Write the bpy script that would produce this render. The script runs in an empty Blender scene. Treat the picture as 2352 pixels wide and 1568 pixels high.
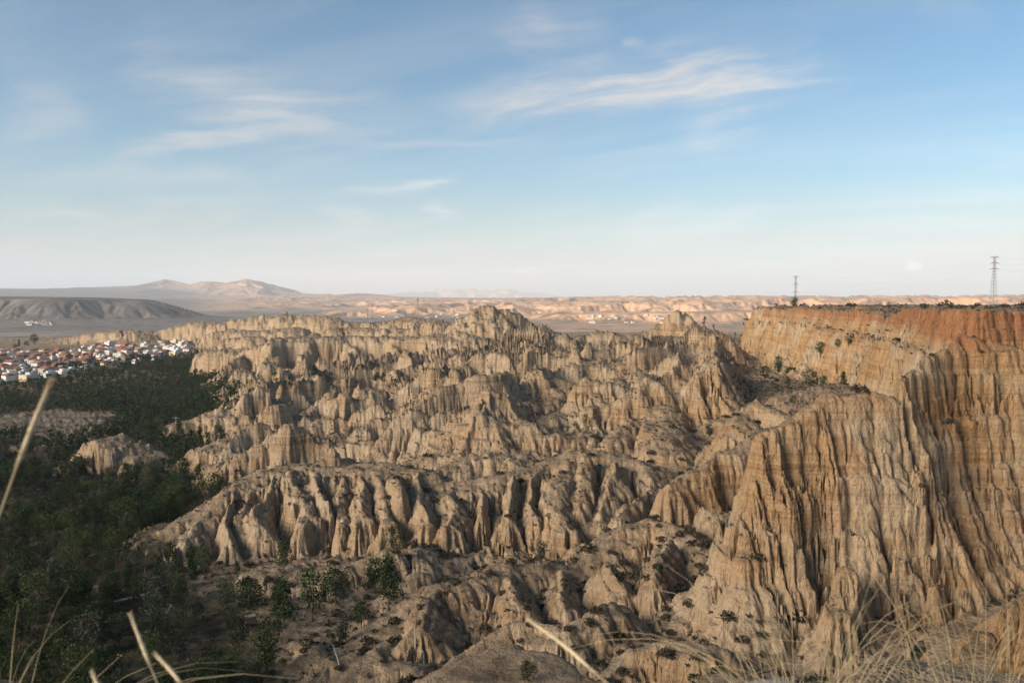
import bpy, bmesh, math, random
import numpy as np
from mathutils import Vector, Matrix

random.seed(7)
RNG = np.random.default_rng(11)
F32 = np.float32
scene = bpy.context.scene
col = scene.collection

# ------------------------------------------------------------------ camera, sky, sun, exposure
FPX, CX, CY, HOR = 1790.0, 1176.0, 784.0, 689.0          # photo grid of 2352 x 1568
PITCH = math.atan((CY - HOR) / FPX)
cam_d = bpy.data.cameras.new('camera')
cam = bpy.data.objects.new('camera', cam_d)
col.objects.link(cam)
cam.location = (0, 0, 0)
cam.rotation_euler = (math.pi / 2 - PITCH, 0, 0)
cam_d.sensor_width = 36.0
cam_d.lens = 36.0 * FPX / 2352.0
cam_d.clip_start = 0.1
cam_d.clip_end = 120000
cam_d.dof.use_dof = True
cam_d.dof.focus_distance = 260
cam_d.dof.aperture_fstop = 3.8
scene.camera = cam

SUN_EL = math.radians(17.0)
SUN_AZ = math.atan2(-0.85, -0.53)                        # compass angle from +Y, clockwise
SUN_DIR = Vector((math.sin(SUN_AZ) * math.cos(SUN_EL), math.cos(SUN_AZ) * math.cos(SUN_EL), math.sin(SUN_EL)))
sun_d = bpy.data.lights.new('sun', 'SUN')
sun_d.energy = 3.6
sun_d.angle = math.radians(42.0)
sun_d.color = (1.0, 0.84, 0.66)
sun = bpy.data.objects.new('sun', sun_d)
sun.rotation_euler = (-SUN_DIR).to_track_quat('-Z', 'Y').to_euler()
col.objects.link(sun)

scene.view_settings.view_transform = 'Standard'
scene.view_settings.look = 'None'
scene.view_settings.gamma = 1.0
scene.view_settings.use_curve_mapping = False
scene.view_settings.exposure = 1.58
scene.render.engine = 'CYCLES'
scene.cycles.use_denoising = True
scene.cycles.max_bounces = 5
scene.cycles.diffuse_bounces = 3
scene.cycles.volume_bounces = 2
scene.cycles.transparent_max_bounces = 8


class NT:
    """tiny node-tree helper"""
    def __init__(self, tree):
        self.t = tree
        self.x = 0
    def n(self, kind, props=None, **ins):
        nd = self.t.nodes.new(kind)
        self.x += 40
        nd.location = (self.x, 0)
        for k, v in (props or {}).items():
            setattr(nd, k, v)
        for k, v in ins.items():
            key = int(k[1:]) if k[0] == 'i' and k[1:].isdigit() else k.replace('_', ' ')
            s = nd.inputs[key]
            self.put(s, v)
        return nd
    def put(self, s, v):
        if isinstance(v, bpy.types.NodeSocket):
            self.t.links.new(v, s)
        elif isinstance(v, bpy.types.Node):
            self.t.links.new(v.outputs[0], s)
        else:
            s.default_value = v
    def m(self, op, a, b=None, c=None, clamp=False):
        nd = self.t.nodes.new('ShaderNodeMath')
        nd.operation = op
        nd.use_clamp = clamp
        for s, v in zip(nd.inputs, (a, b, c)):
            if v is not None:
                self.put(s, v)
        return nd.outputs[0]
    def vm(self, op, a, b=None):
        nd = self.t.nodes.new('ShaderNodeVectorMath')
        nd.operation = op
        self.put(nd.inputs[0], a)
        if b is not None:
            self.put(nd.inputs[1], b)
        return nd.outputs[1] if op in ('LENGTH', 'DOT_PRODUCT') else nd.outputs[0]
    def mix(self, f, a, b, mode='MIX'):
        nd = self.t.nodes.new('ShaderNodeMix')
        nd.data_type = 'RGBA'
        nd.blend_type = mode
        self.put(nd.inputs[0], f)
        self.put(nd.inputs[6], a)
        self.put(nd.inputs[7], b)
        return nd.outputs[2]
    def ramp(self, f, stops, interp='LINEAR'):
        nd = self.t.nodes.new('ShaderNodeValToRGB')
        nd.color_ramp.interpolation = interp
        el = nd.color_ramp.elements
        while len(el) < len(stops):
            el.new(0.5)
        for e, (p, c) in zip(el, stops):
            e.position = p
            e.color = c if len(c) == 4 else (*c, 1)
        self.put(nd.inputs[0], f)
        return nd.outputs[0]
    def rng(self, v, a, b, c=0.0, d=1.0, smooth=True):
        nd = self.t.nodes.new('ShaderNodeMapRange')
        nd.interpolation_type = 'SMOOTHSTEP' if smooth else 'LINEAR'
        nd.clamp = True
        for s, q in zip(nd.inputs, (v, a, b, c, d)):
            self.put(s, q)
        return nd.outputs[0]
    def noise(self, vec, scale, detail=3, rough=0.5, dist=0.0):
        nd = self.n('ShaderNodeTexNoise', Scale=scale, Detail=detail, Roughness=rough, Distortion=dist)
        self.put(nd.inputs['Vector'], vec)
        return nd.outputs[0]


def px_dir(px, py):
    u, v = (px - CX) / FPX, (CY - py) / FPX
    sp, cp = math.sin(PITCH), math.cos(PITCH)
    return u, cp + v * sp, -sp + v * cp


def P(px, py, d):
    """world point seen at photo pixel (px, py), d metres ahead"""
    a, b, c = px_dir(px, py)
    return a / b * d, d, c / b * d


world = bpy.data.worlds.new('World')
scene.world = world
world.use_nodes = True
wt = world.node_tree
wt.nodes.clear()
W = NT(wt)
sky = W.n('ShaderNodeTexSky', dict(sky_type='NISHITA', sun_disc=False, sun_elevation=SUN_EL, sun_rotation=SUN_AZ,
          altitude=900, air_density=1.0, dust_density=1.1, ozone_density=2.2))
geo = W.n('ShaderNodeTexCoord')
D = geo.outputs['Generated']
sep = W.n('ShaderNodeSeparateXYZ', i0=D)
dx, dy, dz = sep.outputs
az = W.m('MULTIPLY', W.m('ARCTAN2', dx, dy), 57.29578)
el = W.m('MULTIPLY', W.m('ARCSINE', dz), 57.29578)
aev = W.n('ShaderNodeCombineXYZ', i0=az, i1=el, i2=0.0).outputs[0]
# fibrous warp shared by all the wisps
wv = W.vm('SCALE', W.vm('SUBTRACT', W.n('ShaderNodeTexNoise', Vector=W.vm('MULTIPLY', aev, (0.07, 0.25, 1)), Scale=1.0, Detail=4.0, Roughness=0.6).outputs[1], (0.5, 0.5, 0.5)))
wv.node.inputs['Scale'].default_value = 5.0
aw = W.vm('ADD', aev, W.vm('MULTIPLY', wv, (2.0, 0.55, 0)))


def fibre(ang, sx, sy, seed, detail=6.0):
    r = W.n('ShaderNodeVectorRotate', dict(rotation_type='Z_AXIS'), Angle=math.radians(-ang))
    W.put(r.inputs['Vector'], aw)
    v = W.vm('ADD', W.vm('MULTIPLY', r.outputs[0], (sx, sy, 1)), (seed, seed * 1.7, seed))
    return W.noise(v, 1.0, detail, 0.62)


def ae(px, py):
    a, b, c = px_dir(px, py)
    return math.degrees(math.atan2(a, b)), math.degrees(math.asin(c / math.sqrt(a * a + b * b + c * c)))


fib0 = fibre(8, 0.10, 0.9, 3.1)
fib1 = fibre(-3, 0.05, 0.5, 9.7)
cover = None


def wisp(p0, p1, width, amt, fib, curve=0.0, lo=0.35, hi=0.75):
    """one streak of cirrus between two photo points: (soft band) x (fibres)"""
    global cover
    a0, e0 = ae(*p0)
    a1, e1 = ae(*p1)
    L = math.hypot(a1 - a0, e1 - e0)
    ang = math.atan2(e1 - e0, a1 - a0)
    r = W.n('ShaderNodeVectorRotate', dict(rotation_type='Z_AXIS'), Center=((a0 + a1) / 2, (e0 + e1) / 2, 0), Angle=-ang)
    W.put(r.inputs['Vector'], aw)
    q = W.vm('SUBTRACT', r.outputs[0], ((a0 + a1) / 2, (e0 + e1) / 2, 0))
    s = W.n('ShaderNodeSeparateXYZ', i0=q)
    t = W.m('DIVIDE', s.outputs[0], L / 2)
    t2 = W.m('MULTIPLY', t, t)
    y = W.m('ADD', s.outputs[1], W.m('MULTIPLY', W.m('SUBTRACT', 1.0, t2), -curve))
    y = W.m('DIVIDE', y, width)
    g = W.m('EXPONENT', W.m('MULTIPLY', W.m('ADD', W.m('MULTIPLY', y, y), W.m('MULTIPLY', t2, W.m('MULTIPLY', t2, 1.3))), -1.0))
    f = W.rng(fib, lo, hi, 0.15, 1.0)
    c = W.m('MULTIPLY', W.m('MULTIPLY', g, f), min(1.0, amt * 1.8))
    cover = c if cover is None else W.m('SUBTRACT', W.m('ADD', cover, c), W.m('MULTIPLY', cover, c))


wisp((1180, 235), (1900, 165), 1.3, 0.62, fib0, 0.3)
wisp((1040, 262), (1480, 205), 1.1, 0.45, fib0)
wisp((1480, 160), (1800, 150), 1.5, 0.50, fib0)
wisp((1700, 180), (1960, 180), 0.30, 0.40, fib1)
wisp((210, 375), (640, 315), 0.7, 0.50, fib0, 0.6)
wisp((130, 412), (560, 402), 0.75, 0.42, fib1)
wisp((420, 250), (900, 265), 2.4, 0.30, fib0)
wisp((760, 442), (1020, 426), 0.30, 0.45, fib1)
wisp((0, 240), (200, 260), 2.2, 0.25, fib0)
wisp((10, 505), (260, 497), 0.35, 0.30, fib1)
wisp((330, 465), (760, 440), 0.4, 0.25, fib1)
wisp((700, 480), (850, 510), 0.8, 0.20, fib0)
wisp((960, 470), (1040, 500), 0.5, 0.25, fib0)
wisp((1150, 130), (1400, 80), 1.8, 0.28, fib0)
wisp((1460, 480), (1530, 560), 2.0, 0.18, fib0)
wisp((1540, 540), (1720, 500), 1.0, 0.18, fib0)
wisp((1560, 330), (1640, 250), 2.2, 0.16, fib0)
wisp((2130, 20), (2260, 5), 0.8, 0.22, fib0)
wisp((820, 330), (1220, 315), 0.35, 0.28, fib1)
wisp((560, 225), (760, 290), 1.6, 0.22, fib0)
wisp((300, 120), (560, 190), 1.8, 0.20, fib0)
wisp((1420, 95), (1480, 92), 0.4, 0.25, fib1)
wisp((1780, 130), (1900, 100), 0.8, 0.22, fib0)
wisp((1600, 240), (1760, 260), 1.6, 0.22, fib0)
wisp((1180, 10), (1290, 55), 0.8, 0.22, fib0)
# thin veil everywhere, wispy streaks outside the named ones
planar = W.vm('DIVIDE', D, W.n('ShaderNodeCombineXYZ', i0=W.m('ADD', W.m('ABSOLUTE', dz), 0.12), i1=W.m('ADD', W.m('ABSOLUTE', dz), 0.12), i2=1.0).outputs[0])
rot = W.n('ShaderNodeVectorRotate', dict(rotation_type='Z_AXIS'), Angle=0.5)
W.put(rot.inputs['Vector'], planar)
veil = W.noise(W.vm('MULTIPLY', rot.outputs[0], (0.5, 2.2, 0.0)), 1.0, 7, 0.65, 0.4)
veil = W.m('MULTIPLY', W.rng(veil, 0.42, 0.8), 0.22)
cover = W.m('ADD', cover, veil, clamp=True)
# low flat bank of cloud just above the horizon, lit from the left
bankn = W.noise(W.vm('MULTIPLY', aev, (0.35, 1.6, 1)), 1.0, 5, 0.6)
bank = W.m('MULTIPLY', W.m('MULTIPLY', W.rng(el, 0.0, 1.0), W.rng(el, 2.6, 1.3)), W.rng(bankn, 0.46, 0.62))
bank = W.m('MULTIPLY', bank, W.rng(az, -6, 4, 0.05, 1.0))


def puff(px, py, rx, ry, amt=1.0):
    a0, e0 = ae(px, py)
    pn = W.vm('SUBTRACT', W.n('ShaderNodeTexNoise', Vector=aev, Scale=2.2, Detail=5.0).outputs[1], (0.5, 0.5, 0.5))
    q = W.vm('SUBTRACT', W.vm('ADD', aev, W.vm('MULTIPLY', pn, (0.9, 0.6, 0))), (a0, e0, 0))
    ln = W.vm('LENGTH', W.vm('MULTIPLY', q, (1 / rx, 1 / ry, 1)))
    return W.m('MULTIPLY', W.rng(ln, 1.15, 0.55), amt)


white = W.m('ADD', puff(2098, 611, 0.52, 0.36, 0.95), puff(1205, 621, 1.2, 0.24, 0.6), clamp=True)
grey = W.m('ADD', W.m('ADD', puff(1285, 631, 1.7, 0.42, 0.85), puff(1130, 630, 2.4, 0.22, 0.55)), W.m('MULTIPLY', bank, 0.6), clamp=True)
SKY_TINT = (0.84, 0.985, 0.91, 1)
hs_ = W.n('ShaderNodeHueSaturation', Saturation=1.22)
W.put(hs_.inputs['Color'], sky.outputs[0])
base = W.mix(1.0, hs_.outputs[0], SKY_TINT, 'MULTIPLY')
lum = W.n('ShaderNodeRGBToBW', Color=sky.outputs[0]).outputs[0]
CLOUD_GAIN = W.m('MAXIMUM', W.m('MULTIPLY', lum, 1.7), 4.6)
cw = W.vm('SCALE', (1.0, 0.955, 0.92))
W.put(cw.node.inputs['Scale'], CLOUD_GAIN)
# thin milky layer of stratus low all round the horizon
low = W.m('MULTIPLY', W.rng(el, 10.0, -0.5), W.m('ADD', 0.70, W.m('MULTIPLY', W.rng(W.noise(W.vm('MULTIPLY', aev, (0.06, 0.5, 1)), 1.0, 4, 0.6), 0.35, 0.65), 0.3)))
cl = W.vm('SCALE', (1.0, 0.945, 0.88))
W.put(cl.node.inputs['Scale'], W.m('MULTIPLY', lum, 0.80))
base = W.mix(low, base, cl)
base = W.mix(cover, base, cw)
cg = W.vm('SCALE', (0.74, 0.75, 0.79))
W.put(cg.node.inputs['Scale'], lum)
base = W.mix(grey, base, cg)
cp = W.vm('SCALE', (1.0, 0.93, 0.86))
W.put(cp.node.inputs['Scale'], W.m('MULTIPLY', lum, 1.35))
base = W.mix(white, base, cp)
bg = W.n('ShaderNodeBackground', Strength=0.053)
W.put(bg.inputs[0], base)
out = W.n('ShaderNodeOutputWorld')
wt.links.new(bg.outputs[0], out.inputs[0])

# ------------------------------------------------------------------ noise and erosion in numpy
def _hash(ix, iy, seed):
    h = (ix.astype(np.int64) * 374761393 + iy.astype(np.int64) * 668265263 + seed * 1442695041) & 0xFFFFFFFF
    h = ((h ^ (h >> 13)) * 1274126177) & 0xFFFFFFFF
    return h ^ (h >> 16)


def vnoise(x, y, seed=0):
    """gradient noise, about -1..1"""
    xi, yi = np.floor(x), np.floor(y)
    fx, fy = (x - xi).astype(F32), (y - yi).astype(F32)
    ix, iy = xi.astype(np.int64), yi.astype(np.int64)
    u, v = fx * fx * fx * (fx * (fx * 6 - 15) + 10), fy * fy * fy * (fy * (fy * 6 - 15) + 10)
    def g(a, b):
        t = (_hash(ix + a, iy + b, seed) & 1023).astype(F32) * F32(2 * math.pi / 1024)
        return np.cos(t) * (fx - a) + np.sin(t) * (fy - b)
    n0, n1, n2, n3 = g(0, 0), g(1, 0), g(0, 1), g(1, 1)
    a = n0 + u * (n1 - n0)
    b = n2 + u * (n3 - n2)
    return (a + v * (b - a)) * F32(1.5)


def fbm(x, y, lam, octs=3, seed=0, gain=0.5):
    s, a, f = 0, 1.0, 1.0 / lam
    for k in range(octs):
        s = s + a * vnoise(x * f, y * f, seed + 17 * k)
        a *= gain
        f *= 2.03
    return s


def ridged(x, y, lam, octs=2, seed=0):
    s, a, f, n = 0, 1.0, 1.0 / lam, 0
    for k in range(octs):
        s = s + a * (1.04 - np.minimum(np.sqrt(vnoise(x * f, y * f, seed + 31 * k) ** 2 * 2.56 + 0.022) - 0.12, 1.04))
        n += a
        a *= 0.5
        f *= 2.1
    return s / n


def sstep(x, a, b):
    t = np.clip((x - a) / (b - a), 0, 1)
    return t * t * (3 - 2 * t)


def blur(a, n, axis):
    """box blur twice"""
    for _ in range(2):
        pad = [(0, 0)] * a.ndim
        pad[axis] = (n + 1, n)
        c = np.cumsum(np.pad(a, pad, mode='edge').astype(np.float64), axis=axis)
        m = 2 * n + 1
        hi = np.take(c, range(m, c.shape[axis]), axis=axis)
        lo = np.take(c, range(0, c.shape[axis] - m), axis=axis)
        a = ((hi - lo) / m).astype(F32)
    return a


def grad(h, X, Y):
    """slope of h on a curvilinear grid"""
    hi, hj = np.gradient(h)
    xi, xj = np.gradient(X)
    yi, yj = np.gradient(Y)
    det = xi * yj - xj * yi
    det = np.where(np.abs(det) < 1e-9, 1e-9, det)
    return (hi * yj - hj * yi) / det, (hj * xi - hi * xj) / det


def gullies(X, Y, gx, gy, lam, seed):
    """stripes that run down the slope (gx, gy): 0 on the ribs, 1 in the gully beds"""
    n = np.hypot(gx, gy) + 1e-6
    sx, sy = (-gy / n).astype(F32), (gx / n).astype(F32)
    cell = 1.5 * lam
    px, py = X / cell, Y / cell
    ix, iy = np.floor(px).astype(np.int64), np.floor(py).astype(np.int64)
    C = np.zeros(X.shape, F32)
    S = np.zeros(X.shape, F32)
    k = F32(2 * math.pi * cell / lam)
    for a in (-1, 0, 1):
        for b in (-1, 0, 1):
            h = _hash(ix + a, iy + b, seed)
            vx = (px - (ix + a) - 0.2 - 0.6 * ((h & 255) / 255.0)).astype(F32)
            vy = (py - (iy + b) - 0.2 - 0.6 * (((h >> 8) & 255) / 255.0)).astype(F32)
            w = np.exp(-2.2 * (vx * vx + vy * vy))
            ph = k * (vx * sx + vy * sy) + ((h >> 16) & 255).astype(F32) * F32(math.pi * 2 / 255)
            C += w * np.cos(ph)
            S += w * np.sin(ph)
    mag = np.sqrt(C * C + S * S)
    u = np.abs(np.arctan2(S, C)) / F32(math.pi)
    return u, np.clip(mag * 2.2, 0, 1)


def erode(X, Y, h, octs, mult=None, wob=1.0):
    for n_o, (lam, k, smax, power, seed, sm) in enumerate(octs):
        gx, gy = grad(h, X, Y)
        gx, gy = blur(blur(gx, sm, 0), sm, 1), blur(blur(gy, sm, 0), sm, 1)
        sl = np.hypot(gx, gy)
        sh = 0.22 * min(lam, 8.0) * (vnoise(h / 3.6 + 0.02 * X, 0.02 * Y, seed + 3) + 0.4 * vnoise(h / 1.2, 0.05 * X + 0.05 * Y, seed + 4)) * wob
        u, mag = gullies(X + sh, Y + 0.5 * sh, gx, gy, lam, seed)
        amp = lam * k * np.clip(sl - 0.12, 0, smax) * mag
        if wob:
            amp = amp * (0.72 + 0.55 * np.clip(0.5 + vnoise(h / 5.0 + 3.3, X * 0.03 + Y * 0.03, seed + 6), 0, 1))
        if mult is not None:
            amp = amp * mult[n_o]
        wid = 0.6 + 0.4 * np.clip(vnoise(X / (lam * 5), Y / (lam * 5), seed + 5) + 0.6, 0, 1)
        h = h - amp * wid * (u ** power - 0.12)
    return h


# ------------------------------------------------------------------ the lie of the land, read off the photograph
def world_line(pts):
    out = []
    for p in pts:
        x, y, z = P(p[0], p[1], p[2])
        out.append((x, y, z, p[3] if len(p) > 3 else None))
    return out


class Ridge:
    def __init__(self, pts, w, top=0.12, foot=1.35, steep=0.62, low=0.22):
        q = world_line(pts)
        self.p = np.array([(a[0], a[1], a[2], a[3] if a[3] else w) for a in q], float)
        self.top, self.foot, self.steep, self.low = top, foot, steep, low
        m = max(self.p[:, 3]) * foot * 1.25
        self.bb = (self.p[:, 0].min() - m, self.p[:, 0].max() + m, self.p[:, 1].min() - m, self.p[:, 1].max() + m)
    def prof(self, t):
        hi = 1 - 0.10 * np.clip(t / self.top, 0, 1) ** 2
        s = sstep(t, self.top, self.steep)
        a = hi * (1 - s) + self.low * s
        f = np.clip((self.foot - t) / (self.foot - self.steep), 0, 1)
        return np.where(t < self.steep, a, self.low * f * f * (1.4 - 0.4 * f))
    def apply(self, x, y, wx, wy, floor, h, tc=None):
        m = (x > self.bb[0]) & (x < self.bb[1]) & (y > self.bb[2]) & (y < self.bb[3])
        if not m.any():
            return h
        xs, ys, fl = wx[m], wy[m], floor[m]
        best = np.full(xs.shape, 1e9)
        zc = np.zeros(xs.shape)
        p = self.p
        segs = range(max(1, len(p) - 1))
        for i in segs:
            a = p[i]
            b = p[min(i + 1, len(p) - 1)]
            ux, uy = b[0] - a[0], b[1] - a[1]
            L2 = ux * ux + uy * uy + 1e-9
            t = np.clip(((xs - a[0]) * ux + (ys - a[1]) * uy) / L2, 0, 1)
            d = np.hypot(xs - a[0] - t * ux, ys - a[1] - t * uy) / (a[3] + t * (b[3] - a[3]))
            z = a[2] + t * (b[2] - a[2])
            k = d < best
            best = np.where(k, d, best)
            zc = np.where(k, z, zc)
        r = fl + (zc - fl) * self.prof(best)
        h = h.copy()
        old = h[m]
        kk = 1.2
        df = np.clip(0.5 + 0.5 * (r - old) / kk, 0, 1)
        h[m] = np.where(best < self.foot, old + (r - old) * df + kk * df * (1 - df) * 0.5, old)
        if tc is not None:
            o = tc[m]
            tc[m] = np.where((best < self.foot) & (r > old), best, o)
        return h


NEAR_FLOOR = [  # photo pixel of visible floor and its height
    (0, 1560, -50), (50, 1500, -52), (330, 1560, -47), (200, 1300, -55), (200, 1150, -58), (60, 1000, -63), (100, 940, -65), (200, 890, -69),
    (100, 862, -73), (-200, 862, -73), (-200, 1000, -63), (-200, 1200, -57), (0, 800, -77), (250, 805, -76), (420, 790, -58), (330, 793, -66), (440, 806, -62), (425, 815, -65), (270, 1107, -66), (330, 1110, -65), (500, 1118, -65), (440, 1012, -68), (120, 1080, -63), (-200, 790, -78),
    (500, 1400, -54), (700, 1480, -50), (800, 1340, -54), (400, 1330, -56), (1000, 1270, -54), (1120, 1270, -54), (560, 1110, -61), (560, 960, -65),
    (900, 1568, -48), (1150, 1480, -50.5), (1000, 1490, -50.5), (1300, 1450, -50), (1450, 1330, -52), (1500, 1400, -49.5), (1570, 1330, -51), (1250, 1240, -53), (1300, 1568, -45), (1600, 1180, -55), (1540, 1060, -50), (1650, 1440, -45), (1900, 1460, -44), (2200, 1430, -41),
    (1300, 1000, -49), (1500, 905, -46), (1200, 860, -50), (900, 890, -60), (650, 885, -66), (1650, 860, -40), (1500, 800, -36), (900, 800, -56),
    (1800, 850, -30), (1900, 885, -27), (1850, 950, -32), (1760, 910, -40), (1720, 1000, -38), (2050, 880, -24), (1950, 930, -26),
    (1150, 790, -48), (1720, 775, -22), (1650, 790, -30),
]
FLOOR_XYZ = [  # floor where the photo cannot see it
    (300, 900, -45), (120, 760, -45), (0, 900, -70), (-100, 1050, -76), (-300, 1200, -79), (-600, 1500, -82), (0, 1300, -84), (400, 1300, -84), (900, 1300, -84),
    (500, 900, -70), (-1200, 1500, -82), (-900, 900, -76), (150, 700, -38),
    (-20, 60, -37), (20, 60, -35), (-50, 80, -44), (60, 62, -32), (0, 32, -21.5), (-25, 32, -22.5), (24, 32, -20.5), (0, 16, -12), (-12, 16, -12.2), (12, 16, -11.6),
    (0, 8, -6.0), (-6, 8, -6.4), (6, 8, -5.6), (0, 4.2, -2.9), (-3.6, 4, -3.3), (3.4, 4, -2.55), (0, 0.8, -1.62), (0.6, 0.8, -1.62), (-0.6, 0.8, -1.64), (0, 1.3, -1.63), (0.8, 1.3, -1.62), (-0.8, 1.3, -1.66), (0, 1.9, -1.66), (1.2, 1.9, -1.63), (-1.2, 1.9, -1.7), (0, 2.6, -1.75), (-2, 2.4, -1.8), (2, 2.4, -1.62),
    (60, 85, -42), (90, 95, -39), (-75, 75, -47),
]
_fp = [P(a, b, c / (px_dir(a, b)[2] / px_dir(a, b)[1])) for a, b, c in NEAR_FLOOR] + FLOOR_XYZ
FLOOR_PTS = np.array([(math.atan2(a, b), math.log(math.hypot(a, b)), c) for a, b, c in _fp])


def shepard(x, y, pts, sa, sr):
    A = np.arctan2(x, y)
    R = np.log(np.hypot(x, y))
    num = np.zeros(x.shape)
    den = np.zeros(x.shape)
    for a, r, z in pts:
        q = ((A - a) / sa) ** 2 + ((R - r) / sr) ** 2
        w = np.exp(-q) + 1e-3 / (1 + q) ** 2
        num += w * z
        den += w
    return num / den


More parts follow.
